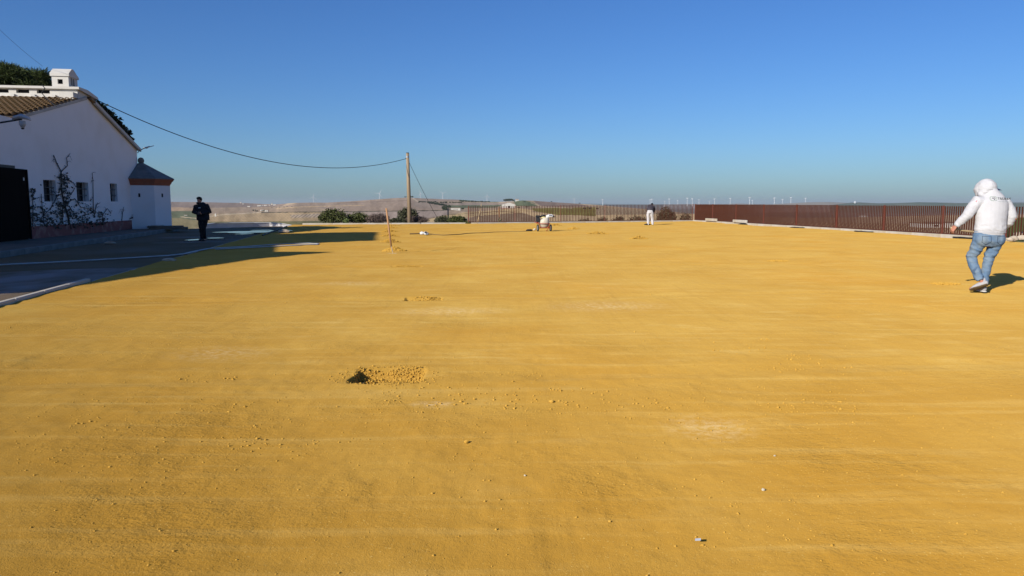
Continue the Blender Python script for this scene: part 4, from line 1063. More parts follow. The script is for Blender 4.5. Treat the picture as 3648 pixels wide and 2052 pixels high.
rpost = [(rp0[0], rp0[1] - 0.12)] + [line_hit(px, rp0, rp1) for px in (2539, 2622, 2721, 2838, 2981, 3150, 3360, 3588)]
rf = empty('slat_fence', (rpost[4][0], rpost[4][1], 0), 'long rust brown slat fence along the right side of the yard', 'fence')
fence_run(rf, rpost, [1.38, 1.38, 1.38, 1.37, 1.37, 1.36, 1.35, 1.34, 1.33], 0.10, M_CORTEN)
gpost = [(rpost[-1][0] + 0.35, rpost[-1][1] + 0.5), (rpost[-1][0] + 1.25, rpost[-1][1] + 0.62), (rpost[-1][0] + 3.4, rpost[-1][1] + 0.9)]
gf = empty('slat_fence', (gpost[1][0], gpost[1][1], 0), 'short fence panel at the right edge behind the man in the white hoodie', 'fence')
fence_run(gf, gpost, [1.32, 1.32, 1.32], 0.06, M_CORTEN)

# leftover kerb blocks on the right-hand kerb
for nm, x0, x1, y in (('farther one of the two loose white kerb blocks lying by the right fence', 2525, 2562, 791), ('nearer one of the two loose white kerb blocks lying by the right fence', 2624, 2670, 797)):
    a = G(x0, y, 0.10); b = G(x1, y, 0.10); c = (a + b) / 2
    a_ = line_hit(x0, rp0, rp1); b_ = line_hit(x1, rp0, rp1); d = Vector((b_[0] - a_[0], b_[1] - a_[1], 0)); Ln = min(d.length, 2.4); d.normalize()
    c = Vector(((a_[0] + b_[0]) / 2 - 0.19, (a_[1] + b_[1]) / 2, 0.20))
    tag(MB().box(c, (Ln, 0.16, 0.20), (d, Vector((-d.y, d.x, 0)), UP)).build('kerb_block', M_KERB, bevel=0.015), nm, 'kerb block', 'loose kerb blocks')
# black membrane showing where the sand has washed away
for k, (px, py, w, nm) in enumerate(((2650, 803, 26, 'black membrane patch showing below the loose kerb blocks'), (2843, 819, 42, 'black membrane patch showing halfway along the right kerb'), (3080, 834, 50, 'black membrane patch showing under the kerb left of the hooded man'), (3455, 861, 70, 'black membrane patch showing just behind the hooded man'))):
    t = line_hit(px, (XR(62) - 0.08, 62), (XR(30) - 0.08, 30)); d = Vector((rp1[0] - rp0[0], rp1[1] - rp0[1], 0)).normalized(); nrm = Vector((-d.y, d.x, 0))
    if nrm.x > 0: nrm = -nrm
    Ln = w / F_PX * t[1] * 2.2
    pts = []
    for i in range(9): pts.append(Vector((t[0] + 0.02, t[1], 0.03 + 0.015 * random.random())) + d * (Ln * (i / 8 - 0.5)) + nrm * 0.0)
    for i in range(9): pts.append(Vector((t[0], t[1], 0.012)) + d * (Ln * (0.5 - i / 8)) + nrm * (0.02 + 0.42 * math.sin(math.pi * i / 8) * random.uniform(0.5, 1.1)))
    m = MB(); n = len(pts); m.add([p for p in pts] + [p - UP * 0.01 for p in pts], [tuple(range(n)), tuple(range(2 * n - 1, n - 1, -1))] + [(i, (i + 1) % n, n + (i + 1) % n, n + i) for i in range(n)])
    tag(m.build('membrane_patch', M_MEMB), nm, 'membrane', 'black membrane along the right kerb')
# rocks by the right edge
rk_n = 0
def rock(c, r, seed):
    bm = bmesh.new(); bmesh.ops.create_icosphere(bm, subdivisions=2, radius=1)
    for v in bm.verts:
        q = 1 + 0.35 * noise.noise(v.co * 1.3 + Vector((seed, 0, 0))); v.co = Vector((v.co.x * r[0] * q, v.co.y * r[1] * q, v.co.z * r[2] * q))
    me = bpy.data.meshes.new('rock'); bm.to_mesh(me); bm.free(); o = link('rock', me, M_ROCK); o.location = c; return o
for k, (px, py, w, nm) in enumerate(((3612, 852, .17, 'pale rock nearest the man in the pile at the right edge'), (3626, 846, .2, 'topmost pale rock of the pile at the right edge'), (3640, 851, .19, 'pale rock at the front of the pile at the right edge'), (3652, 845, .22, 'pale rock cut by the right edge of the picture'), (3600, 856, .13, 'smallest pale rock of the pile at the right edge'))):
    c = G(px, py + 6, 0.0); c.z = 0.10 + (0.08 if k in (1, 3) else 0)
    tag(rock(c, (w, w * 0.9, w * 0.6), k * 3.1), nm, 'rock', 'pile of pale rocks')

# ------------------------------------------------------------------ sand heaps and the open pit
def heap(p, w, dpt, h, n, seed, label, lump=0.03, cat='sand heap'):
    g = np.random.default_rng(seed); a = g.random(n) * 6.283; r = np.sqrt(g.random(n))
    x = p.x + np.cos(a) * r * w / 2; y = p.y + np.sin(a) * r * dpt / 2
    z = np.maximum(0, (1 - r)) * h * (0.6 + 0.5 * g.random(n)) + 0.004
    rs = lump * (0.35 + 0.9 * g.random(n) ** 2)
    v, f = lumps(np.stack([x, y, z + sand_height(x, y)], -1), rs, 0.8, seed)
    return tag(link('sand_heap', np_mesh('sand_heap', v, f), M_CLOD), label, cat, 'dug spots in the sand')
names = ['second', 'third', 'fourth', 'fifth', 'sixth', 'seventh', 'eighth', 'ninth']
for i, p in enumerate(PITS[1:]):
    w = (0.62, 0.72, 0.75, 0.75, 0.9, 0.9, 0.8, 1.0)[i]
    hh = (0.02, 0.025, 0.14, 0.13, 0.11, 0.10, 0.09, 0.06)[i]
    q = Vector((p.x, p.y, 0))
    nm = 'broken sand patch, %s dug spot from the camera in the left row' % names[i] if i < 2 else 'crumbly sand heap, %s dug spot from the camera in the left row' % names[i]
    heap(q, w, 0.45 if i < 2 else 0.6, hh, 800 if i < 3 else 300, 50 + i, nm, 0.015 if i < 2 else 0.036)
for i, p in enumerate(PITS_R):
    nm = ['broken sand patch just left of the hooded man', 'broken sand patch in the right half of the yard, halfway to the fence', 'crumbly heap in front of the bent worker', 'flat sand heap right of the sprayer cart', 'small sand heap halfway between sprayer cart and bent worker', 'sand heap directly behind the sprayer cart'][i]
    heap(Vector((p.x, p.y, 0)), (0.5, 0.55, 0.8, 1.1, 0.7, 0.9)[i], 0.4, (0.025, 0.02, 0.13, 0.13, 0.12, 0.14)[i], 220, 80 + i, nm, (0.022, 0.022, 0.035, 0.04, 0.04, 0.04)[i])
# rubble lying in the open pit
g = np.random.default_rng(5); n = 2600
x = HOLE.x + g.uniform(-0.29, 0.29, n); y = HOLE.y + g.uniform(-0.26, 0.27, n)
rs = 0.004 + 0.011 * g.random(n) ** 3
v, f = lumps(np.stack([x, y, sand_height(x, y) + rs * 0.4 + 0.02 * g.random(n) ** 2], -1), rs, 0.9, 6)
tag(link('pit_rubble', np_mesh('pit_rubble', v, f), M_CLOD), 'loose ochre rubble filling the open square pit in the foreground', 'rubble', kind='stuff')
g = np.random.default_rng(15); n = 200
a = g.random(n) * 6.283; x = HOLE.x + np.cos(a) * (0.36 + 0.14 * g.random(n) ** 2); y = HOLE.y + np.sin(a) * (0.31 + 0.10 * g.random(n) ** 2)
rs = 0.004 + 0.009 * g.random(n) ** 3
v, f = lumps(np.stack([x, y, sand_height(x, y) + rs * 0.4], -1), rs, 0.8, 8)
tag(link('pit_rim', np_mesh('pit_rim', v, f), M_CLOD), 'ring of crumbs around the open square pit in the foreground', 'rubble', kind='stuff')
M_STONE = mat('pale_stone', (0.55, 0.48, 0.34), 0.85, (0.55, 0.48, 0.36), 20, 0.7)
for k, (px, py, r, nm) in enumerate(((1378, 1335, .014, 'round pale stone in the middle of the open pit'), (1322, 1358, .016, 'upright pale stone at the front of the open pit'), (1498, 1342, .015, 'pale stone at the right end of the open pit'),
        (1277, 1331, .013, 'pale stone at the dark left end of the open pit'), (2719, 1738, .009, 'round pale pebble right of centre in the foreground'), (1662, 1576, .014, 'small clod with its own shadow in the middle foreground'), (1870, 1698, .006, 'tiny pale pebble below the centre of the picture'), (2760, 1620, .006, 'tiny pale pebble at the right of the foreground'))):
    c = G(px, py, 0.0)
    if k < 4: c = HOLE + Vector(((0.0, 0.03), (-0.15, -0.16), (0.24, -0.06), (-0.22, 0.10))[k]).to_3d()
    c.z = float(sand_height(np.array([c.x]), np.array([c.y]))[0]) + r * 0.7
    
    o = rock(c, (r, r, r * 0.8), k * 2.2); o.name = 'pebble'; o.data.materials[0] = M_STONE if k != 5 else M_CLOD
    tag(o, nm, 'pebble')
c = G(2485, 1928)
tag(MB().add([(c.x - .013, c.y - .009, .006), (c.x + .012, c.y - .010, .008), (c.x + .016, c.y + .009, .010), (c.x - .008, c.y + .011, .007)], [(0, 1, 2, 3)]).build('paper_scrap', M_WHITEP), 'tiny crumpled white paper scrap lying in the right foreground', 'scrap')
M_LIME = mat('lime_dust', (0.62, 0.52, 0.34), 0.95, (0.55, 0.42, 0.20), 14, 0.9)

# ------------------------------------------------------------------ hand tools
def fr(p, q, r0, r1, n=8): return MB().tube([p, q], [r0, r1], n)
# rake standing upright in a heap
rb = G(1396, 903); rkd = rb.y
rake = empty('rake', rb, 'wooden handled rake standing upright in a sand heap', 'rake')
top = A(1376, 742, rkd + 0.12); hb = A(1398, 893, rkd - 0.02)
MB().tube([A(1394, 882, rkd), A(1386, 820, rkd + 0.05), top], [0.027, 0.026, 0.027], 10).build('handle', M_WOOD, rake, smooth=True)
MB().tube([A(1393.5, 876, rkd), A(1400, 903, rkd - 0.05)], [0.02, 0.014], 8).build('ferrule', M_PALEW, rake)
ha, hc = A(1378, 905, rkd - 0.06), A(1413, 904, rkd - 0.06)
MB().tube([ha, hc], 0.02, 6, depth=0.02, side=(0, 0, 1)).build('head', M_PALEW, rake)
for k in range(10):
    p = ha.lerp(hc, (k + 0.5) / 10); MB().tube([p, p - UP * 0.05], [0.006, 0.004], 4).build('tooth', M_GALV, rake)
# shovel leaning on the fence
sdp = 56.3
shovel = empty('shovel', A(1780, 795, sdp), 'shovel with pale handle and yellow blade leaning on the back fence', 'shovel')
MB().tube([A(1777, 742, sdp + .1), A(1779, 776, sdp)], 0.024, 8).build('handle', M_WOOD, shovel)
MB().tube([A(1779, 774, sdp), A(1780, 782, sdp)], 0.026, 8).build('socket', M_IRON, shovel)
q = [A(1773, 780, sdp - .02), A(1787, 780, sdp - .02), A(1788, 795, sdp - .08), A(1773, 795, sdp - .08)]
MB().prism(q, (0, 0.025, 0.0)).build('blade', M_STRAWY, shovel, bevel=0.004)
MB().tube([A(1773, 741, sdp + .1), A(1781, 741, sdp + .1)], 0.02, 6).build('grip', M_WOOD, shovel)
# timber pole leaning on the fence and the short stake
tag(MB().tube([A(1701, 797, 55.6), A(1716, 726, 56.6)], [0.045, 0.04], 8).build('leaning_timber', M_PALEW, smooth=True), 'pale timber pole leaning against the back fence', 'timber')
tag(MB().tube([A(1597, 800, 57.5), A(1596, 742, 57.5)], [0.05, 0.05], 8).build('wooden_stake', M_WOODP, smooth=True), 'short wooden stake standing in the shrubs left of the fence', 'stake')

# ------------------------------------------------------------------ sprayer cart
cd = 39.4
cart = empty('sprayer_cart', G(1940, 823), 'two wheeled sprayer cart with milky tank and red frame', 'cart')
def CP(px, py, dy=0.0): return A(px, py, cd + dy)
tank = MB(); tp = [(1938, 812.5, .10, .09), (1938, 806, .215, .16), (1939, 797, .26, .24), (1939, 789, .265, .25), (1938, 782, .245, .23), (1936, 777.5, .15, .14)]
tank.tube([CP(x, y, 0.05) for x, y, _, _ in tp], [t[2] for t in tp], 20, side=(1, 0, 0), depth=[t[3] for t in tp]); tank.build('tank', M_PLASTIC, cart, smooth=True)
MB().tube([CP(1936, 777.5, .05), CP(1936, 775.5, .05)], 0.11, 14).build('tank_lid', M_WHITEP, cart, smooth=True)
c = CP(1939, 796.5, 0.05)
MB().tube([c + Vector((math.cos(q) * 0.285, math.sin(q) * 0.27, 0)) for q in [i * math.pi / 12 for i in range(25)]], 0.018, 6, caps=False).build('hoop', M_REDM, cart)
for sx in (-1, 1):
    for sy in (-1, 1):
        MB().tube([c + Vector((sx * 0.27, sy * 0.2, 0)), Vector((c.x + sx * 0.20, c.y + sy * 0.16, 0.20))], 0.017, 6).build('frame_leg', M_REDM, cart)
MB().tube([Vector((c.x - 0.34, c.y, 0.18)), Vector((c.x + 0.34, c.y, 0.18))], 0.02, 8).build('axle', M_REDM, cart)
MB().tube([Vector((c.x + 0.10, c.y - 0.28, 0.02)), Vector((c.x + 0.26, c.y - 0.1, 0.24))], 0.015, 6).build('stand', M_REDM, cart)
MB().tube([Vector((c.x - 0.22, c.y - 0.16, 0.20)), Vector((c.x + 0.22, c.y - 0.16, 0.20))], 0.015, 6).build('cross_bar', M_REDM, cart)
for sx, rz in ((-1, 0.22), (1, 0.22)):
    wc = Vector((c.x + sx * 0.335, c.y, 0.185)); ax_ = Vector((math.cos(rz), math.sin(rz), 0))
    t1 = Vector((-ax_.y, ax_.x, 0))
    wm = MB(); wm.tube([wc + t1 * (math.cos(q) * 0.155) + UP * (math.sin(q) * 0.155) for q in [i * math.pi / 14 for i in range(29)]], 0.032, 8, caps=False)
    wo_ = wm.build('wheel', M_RUBBER, cart, smooth=True)
    MB().tube([wc - ax_ * 0.018, wc + ax_ * 0.018], 0.13, 18).build('rim', M_GALV, wo_)
MB().box(CP(1917, 783, 0.0), (0.20, 0.28, 0.26)).build('engine', M_BLACKP, cart, bevel=0.03)
MB().box(CP(1916, 771, 0.02), (0.24, 0.26, 0.11)).build('air_filter', M_BLACKP, cart, bevel=0.03)
MB().tube([CP(1924, 773, .05), CP(1934, 768, .05), CP(1946, 769, .05)], [0.06, 0.085, 0.06], 10, depth=[.05, .06, .04], side=(0, 1, 0)).build('cowl', M_BLACKP, cart, smooth=True)
MB().box(CP(1915, 793, 0.0), (0.12, 0.2, 0.10)).build('engine_mount', M_REDM, cart, bevel=0.01)
MB().tube([CP(1916, 796, .2), CP(1906, 792, 0.9), CP(1905, 788, 1.1)], 0.016, 6).build('push_handle', M_REDM, cart)
bl = empty('blower', CP(1960, 770), 'white and black hand blower lying on top of the sprayer tank', 'tool')
MB().tube([CP(1946, 773, -.02), CP(1953, 770, -.02), CP(1966, 769, -.02), CP(1971, 771, -.02)], [.07, .085, .075, .05], 12, depth=[.05, .06, .05, .03], side=(0, 0, 1)).build('housing', M_WHITEP, bl, smooth=True)
MB().tube([CP(1956, 768, -.09), CP(1966, 767.5, -.09)], 0.018, 6).build('handle_slot', M_BLACKP, bl)
MB().tube([CP(1970, 771, -.02), CP(1977, 773, -.02)], [0.045, 0.02], 8).build('nozzle', M_BLACKP, bl)
MB().tube([CP(1946, 775, .0), CP(1951, 776, 0)], 0.05, 8).build('grip', M_WHITEP, bl)
clo = MB(); clo.tube([CP(1927, 776.5, 0.0), CP(1936, 773.5, .02), CP(1946, 776, .0)], [.05, .10, .05], 10, depth=[.02, .035, .02], side=(0, 1, 0))
tag(clo.build('cloth', M_STRAWY, smooth=True), 'yellowish cloth lying on the sprayer tank', 'cloth')
tag(MB().tube([A(1874, 822, 39.7), A(1879, 820, 39.7), A(1893, 819.5, 39.7), A(1897, 822, 39.7)], [.05, .10, .10, .05], 12, depth=[.03, .05, .05, .03], side=(0, 1, 0)).build('cable_reel', M_RUBBER, smooth=True), 'flat black coil lying on the sand left of the sprayer cart', 'coil')
tag(MB().tube([A(1900, 820, 40.2), A(1904, 816.5, 40.2), A(1909, 818.5, 40.2)], [.05, .09, .04], 9, depth=[.03, .06, .03], side=(0, 1, 0)).build('paper_bag', M_PLASTIC, smooth=True), 'small crumpled pale bag beside the left cart wheel', 'bag')
# hose line on the sand, bottle and stick
hp_ = [(1530, 833), (1555, 836), (1580, 837.5), (1610, 836), (1640, 834.5), (1665, 831), (1690, 830), (1720, 829.5), (1760, 827), (1800, 826), (1850, 825.5), (1880, 823)]
tag(MB().tube([G(x, y, 0.012) for x, y in hp_], 0.018, 6).build('sand_hose', mat('brown_hose', (0.17, 0.12, 0.06), 0.8), smooth=True), 'thin brown hose lying across the sand towards the sprayer cart', 'hose')
tag(MB().tube([G(1460, 833, 0.02), G(1500, 832, 0.025)], 0.028, 6).build('stick', mat('dark_stick', (0.14, 0.09, 0.045), 0.8)), 'dark stick lying on the sand left of the white bag', 'stick')
wb = MB(); wb.tube([G(1497, 832, 0.06), G(1503, 830.5, 0.08), G(1510, 830.5, 0.06), G(1518, 830.5, 0.09), G(1524, 832, 0.06)], [.06, .09, .055, .09, .05], 10, depth=[.05, .08, .05, .08, .05])
tag(wb.build('white_bag', M_WHITEP, smooth=True), 'crumpled white bag lying on the sand behind the rake', 'bag')
# lay-flat hose doubled back across the lane
h1 = [(-120, 949), (0, 943), (150, 936), (300, 928), (420, 921), (520, 915), (600, 910), (655, 904), (700, 894), (740, 886), (800, 882), (880, 878), (960, 872), (1040, 868), (1100, 866.5), (1134, 868), (1128, 871), (1080, 872), (1000, 876), (920, 880), (840, 884), (770, 888)]
tag(MB().tube([G(x, y, 0.02) for x, y in h1], 0.055, 8, depth=0.016, side=None).build('layflat_hose', M_HOSE, smooth=True), 'long pale grey lay-flat hose crossing the shaded lane and doubling back', 'hose')
tag(rock(G(602, 926, 0.03), (0.16, 0.09, 0.05), 4.4), 'pale flat stone lying on the asphalt below the hose', 'rock')
tag(MB().tube([G(-40, 918, 0.06), G(390, 864, 0.06)], 0.0401, 6).build('kerb_pipe', M_CEMENT), 'dark pipe lying along the foot of the pavement kerb', 'pipe') if False else None
tag(rock(G(392, 865, 0.03), (0.22, 0.1, 0.05), 9.4), 'flat pale stone at the foot of the pavement kerb', 'rock')
# shovel-like bar and rag beside the puddle
sh2 = empty('long_bar', G(985, 834), 'long black bar resting slanted by the puddles at the lane end', 'bar')
MB().tube([G(935, 838, 0.03), A(1022, 806, 47)], 0.035, 8).build('shaft', M_IRON, sh2)
tag(rock(G(1010, 824, 0.08), (0.28, 0.2, 0.10), 7.7), 'crumpled pale heap beside the long black bar', 'rubble'); bpy.data.objects[-1] if False else None

# white curved retaining wall beyond the lane
rw = empty('retaining_wall', A(880, 805, 58), 'low curved white retaining wall beyond the end of the asphalt lane', 'wall')
topc = [(725, 802, 52), (760, 797, 54), (820, 795.5, 57), (900, 795, 60), (960, 795, 61), (1000, 798, 60), (1030, 803, 57), (1052, 808, 54)]
tp_ = [A(*q) for q in topc]; mb = MB()
for a, b in zip(tp_, tp_[1:]):
    d = b - a; d.z = 0; d.normalize(); nrm = Vector((-d.y, d.x, 0)) * 0.25
    mb.add([a, b, b + nrm, a + nrm, a - UP * 2.2, b - UP * 2.2, b + nrm - UP * 2.2, a + nrm - UP * 2.2], [(0, 1, 2, 3), (0, 4, 5, 1), (3, 2, 6, 7)])
mb.build('wall_face', mat('grey_render', (0.40, 0.39, 0.41), 0.9, (0.52, 0.50, 0.48), 0.8, 0.8), rw)
cp_ = MB(); cp_.tube([q + UP * 0.03 + Vector((0, 0.12, 0)) for q in tp_], 0.14, 4, depth=0.04, side=(0, 1, 0)); cp_.build('coping', M_TRIM, rw)

# ------------------------------------------------------------------ countryside buildings, trees, turbines
def house(name, label, px0, px1, ytop, ybase, doors, wins_, d=None, roofpx=3, group=None, pitched=True, wall=None, depth_m=None):
    p = terrain_at((px0 + px1) / 2, ybase) if d is None else A((px0 + px1) / 2, ybase, d)
    d = p.y; a = A(px0, ybase, d); b = A(px1, ybase, d); zt_ = A(px0, ytop, d).z
    root = empty(name, p, label, 'building', group); w = b.x - a.x; dep = depth_m or w * 0.5
    zb_ = a.z - 3
    MB().box(((a.x + b.x) / 2, d + dep / 2, (zb_ + zt_) / 2), (w, dep, zt_ - zb_)).build('wall', wall or M_FARW, root)
    rz = A(0, ytop - roofpx, d).z
    if pitched: MB().prism([(a.x - 0.3, d - 0.4, zt_ + 0.02), (a.x - 0.3, d + dep + 0.4, zt_ + 0.02), (a.x - 0.3, d + dep / 2, rz)], (w + 0.6, 0, 0)).build('roof', M_FARR, root)
    else: MB().prism([(a.x, d - 0.05, zt_ + 0.02), (b.x, d - 0.05, zt_ + 0.02), (a.x * .45 + b.x * .55, d - 0.05, rz)], (0, dep, 0)).build('gable', wall or M_FARW, root)
    for (x0, x1, y0, y1) in doors:
        q0 = A(x0, y1, d); q1 = A(x1, y0, d); MB().box(((q0.x + q1.x) / 2, d - 0.06, (q0.z + q1.z) / 2), (q1.x - q0.x, 0.1, q1.z - q0.z)).build('door', M_DARKIN, root)
    for (x0, x1, y0, y1) in wins_:
        q0 = A(x0, y1, d); q1 = A(x1, y0, d); MB().box(((q0.x + q1.x) / 2, d - 0.06, (q0.z + q1.z) / 2), (q1.x - q0.x, 0.1, q1.z - q0.z)).build('window', M_DARKIN, root)
    return root
M_FARW = mat('far_white_wall', (0.48, 0.46, 0.42), 0.9); M_FARR = mat('far_roof', (0.30, 0.20, 0.13), 0.9)
h = house('farmhouse', 'white farmhouse with dark door standing above the back fence', 1788, 1836, 729, 741, [(1809, 1818, 733.5, 741)], [(1792, 1794, 735, 738), (1797, 1800, 729.5, 731.5), (1797, 1800, 734, 737), (1803, 1806, 735, 738), (1821, 1823, 735, 738), (1826, 1829, 735, 738)], roofpx=7, pitched=False)
d = h.location.y
for px in (1808, 1815, 1820):
    q = A(px, 725, d); MB().box((q.x, d + 2, q.z), (0.7, 0.7, 3.2)).build('chimney', M_FARW, h)
q0, q1 = A(1788, 742.5, d), A(1836, 740.5, d); MB().box(((q0.x + q1.x) / 2, d - 0.2, (q0.z + q1.z) / 2), (q1.x - q0.x, 0.15, q1.z - q0.z)).build('red_base', M_CORNICE, h)
house('long_barn', 'long low cream barn beside the dark trees on the hillside', 1606, 1640, 741, 748.5, [], [(1616, 1618, 744, 746.5), (1620.5, 1622.5, 744, 746.5), (1625, 1627, 744, 746.5), (1629, 1631, 744, 746.5)], roofpx=1.5)
house('hilltop_house', 'pale house among dark trees on the round green hilltop', 1836, 1848, 711, 717, [], [], roofpx=2)
house('cottage', 'left one of two small white cottages on the tan slope', 927, 940, 747, 753.5, [], [(931, 933, 749, 751)], roofpx=2)
house('cottage', 'right one of two small white cottages on the tan slope', 943, 954, 748, 754, [(947, 949, 750, 754)], [], roofpx=2)
for k, (x0, x1, y0, y1, nm) in enumerate(((855, 860, 720.5, 723.5, 'tiny white house on the far left skyline'), (864, 868, 725, 728, 'tiny white house just below the far left skyline'), (881, 891, 734, 737, 'tiny long white house left of the distant hamlet'), (916, 930, 731, 734, 'leftmost row house of the distant hamlet'), (932, 936, 731, 733.5, 'second house of the distant hamlet'), (940, 952, 730, 733, 'middle row house of the distant hamlet'), (958, 963, 729.5, 732.5, 'fourth house of the distant hamlet'), (966, 971, 725, 729.5, 'tallest house of the distant hamlet'), (973, 984, 728, 731, 'rightmost house of the distant hamlet'), (655, 667, 766, 768, 'white shed on the green field left of the walking man'), (606, 612, 766, 768, 'white shed on the green field beside the turret'), (765, 770, 760, 771, 'pale ruin by the dirt track right of the walking man'))):
    house('far_house', nm, x0, x1, y0, y1, [], [], roofpx=0.8)
house('white_warehouse', 'left half of the white warehouse seen through the right fence', 3318, 3358, 796, 811, [], [(3325, 3345, 801, 807)], roofpx=2, depth_m=14)
house('white_warehouse', 'bright right half of the white warehouse seen through the right fence', 3363, 3412, 793, 812, [], [], roofpx=2, depth_m=14)
for k, (x0, x1, y, nm) in enumerate(((3066, 3090, 768, 'left pale roof on the plain seen through the right fence'), (3247, 3256, 769, 'small pale roof on the plain seen through the right fence'))):
    house('far_house', nm, x0, x1, y, y + 4, [], [], d=2200, roofpx=0.8)
tag(MB().ball(A(3046, 721, 7900), (12, 12, 14), 12, 8).build('radar_dome', M_TURB, smooth=True), 'tiny white dome on the crest of the green hill', 'dome')

# small trees: one mesh pair per kind, copied
def tree_proto(seed, wide):
    g_ = random.Random(seed); cs = []
    for k in range(7): cs.append(((g_.uniform(-.5, .5) * wide, g_.uniform(-.5, .5) * wide, g_.uniform(0.45, 0.8)), (0.28 * wide, 0.28 * wide, 0.22)))
    pts = blob_points(900, cs, seed, 0.6)
    cm = leaf_mesh('crown', pts, 0.13, L_FAR, seed, 0.8, 0.2); cm.materials.append(L_FAR)
    tm_ = MB().tube([(0, 0, -0.1), (0.02, 0, 0.3), (0, 0, 0.6)], [0.06, 0.045, 0.02], 6).mesh('trunk'); tm_.materials.append(M_BARK)
    return cm, tm_
PROTO = [tree_proto(s_, w_) for s_, w_ in ((1, 1.0), (2, 1.4), (3, 0.7))]
def far_tree(px, ybase, hpx, kind, label, group, d=None, name='tree', cat='tree'):
    p = terrain_at(px, ybase) if d is None else A(px, ybase, d)
    h_ = hpx / F_PX * p.y
    o = empty(name, (p.x, p.y, p.z - 0.02 * h_), label, cat, group); o.scale = (h_, h_, h_); o.rotation_euler = (0, 0, random.uniform(0, 6))
    for nm, me_ in zip(('crown', 'trunk'), PROTO[kind]):
        c = bpy.data.objects.new(nm, me_); COL.objects.link(c); c.parent = o
    return o
g = random.Random(21)
ONES = ['first', 'second', 'third', 'fourth', 'fifth', 'sixth', 'seventh', 'eighth', 'ninth', 'tenth', 'eleventh', 'twelfth', 'thirteenth', 'fourteenth', 'fifteenth', 'sixteenth', 'seventeenth', 'eighteenth', 'nineteenth', 'twentieth'] + ['twenty-' + q for q in ('first', 'second', 'third', 'fourth', 'fifth', 'sixth', 'seventh', 'eighth', 'ninth')] + ['thirtieth']
for k in range(30):
    f = k / 29; far_tree(1492 + 150 * f + g.uniform(-2, 2), 722 + 2.5 * f + g.uniform(-.5, .5), g.uniform(4, 6.5), k % 3, ONES[k] + ' tree from the left in the upper tree row behind the pole', 'upper row of hillside trees')
for k in range(24):
    f = k / 23; far_tree(1528 + 60 * f + g.uniform(-2, 2), 726 + 9 * f + g.uniform(-.6, .6), g.uniform(6, 9), k % 3, ONES[k] + ' tree down the thick tree belt leading to the long barn', 'tree belt above the long barn')
for k in range(8): far_tree(1588 + g.uniform(-5, 12), 742 + k * 1.2, g.uniform(8, 13), k % 3, ONES[k] + ' tree from the top in the clump left of the long barn', 'clump left of the long barn')
for k in range(16): far_tree(1640 + 6.5 * k + g.uniform(-2, 2), 719.5 + g.uniform(-1, 1) + k * 0.15, g.uniform(4, 7), k % 3, ONES[k] + ' skyline tree from the left between long barn and farmhouse', 'skyline trees right of the pole')
for k in range(12): far_tree(1799 + 3.1 * k, 717.5 - (0.25 * k if k < 8 else 1), g.uniform(6, 11) if k < 9 else 6, k % 3, ONES[k] + ' tree from the left in the clump crowning the green hilltop', 'hilltop clump')
for px, y, hp2, nm in ((1443, 704.5, 5, 'small tree on the hill crest just left of the pole'), (1470, 705, 7, 'dark tree on the hill crest just right of the pole'), (1650, 748, 9, 'lone dark tree right of the long barn'), (1868, 720, 4, 'lone shrub on the green hill'), (1966, 719.5, 3.5, 'left lone tree on the mauve skyline'), (2065, 726, 4, 'right lone tree on the mauve skyline'),
                       (1878, 740, 6, 'dark round tree on the slope right of the farmhouse'), (1850, 742, 5, 'low dark tree beside the farmhouse'), (2085, 746, 7, 'left brown tree on the plain behind the fence'), (2100, 746, 8, 'middle brown tree on the plain behind the fence'), (2130, 747, 7, 'right brown tree on the plain behind the fence'),
                       (905, 753, 7, 'dark tree just left of the white cottages'), (915, 755, 6, 'dark round bush left of the white cottages'), (941, 754, 6, 'dark tree between the two white cottages')):
    far_tree(px, y, hp2, 1, nm, None)
for k in range(6): far_tree(970 + 14 * k, 741 - 0.8 * k, 2.6, 1, ONES[k] + ' small bush from the left along the track below the hamlet', 'bushes along the far track', name='bush', cat='bush')

# wind turbines
blade = MB().tube([(0, 0, 0.0), (0.02, 0, 0.08), (0.012, 0, 0.5), (0, 0, 1.0)], [0.018, 0.034, 0.02, 0.004], 6, side=(1, 0, 0), depth=[0.018, 0.010, 0.006, 0.002]).mesh('blade')
tower = MB().tube([(0, 0, 0), (0, 0, 0.5), (0, 0, 1)], [0.042, 0.034, 0.024], 10).mesh('tower')
nac = MB().box((0, 0.04, 0), (0.07, 0.18, 0.07)).mesh('nacelle'); hubm = MB().ball((0, 0, 0), 0.04, 8, 6).mesh('hub')
for q in (blade, tower, nac, hubm): q.materials.append(M_TURB)
def turbine(px, ybase, yhub, d, rot, label, rotz=0.3, blen=None, thick=1.0):
    pb = A(px, ybase, d); ph = A(px, yhub, d); H_ = ph.z - pb.z + 10
    o = empty('wind_turbine', (pb.x, pb.y, pb.z - 10), label, 'wind turbine', 'wind turbines on the horizon'); o.rotation_euler = (0, 0, rotz)
    B = blen or H_ * 0.62
    t_ = bpy.data.objects.new('tower', tower); COL.objects.link(t_); t_.parent = o; t_.scale = (H_ * thick, H_ * thick, H_)
    n_ = bpy.data.objects.new('nacelle', nac); COL.objects.link(n_); n_.parent = o; n_.location = (0, 0, H_); n_.scale = (H_,) * 3
    h_ = bpy.data.objects.new('hub', hubm); COL.objects.link(h_); h_.parent = n_; h_.location = (0, -0.08, 0)
    for k in range(3):
        b_ = bpy.data.objects.new('blade', blade); COL.objects.link(b_); b_.parent = o; b_.location = (0, -0.10 * H_, H_)
        b_.rotation_euler = (0, R(rot + 120 * k), 0); b_.scale = (B * 1.25 * thick, B, B)
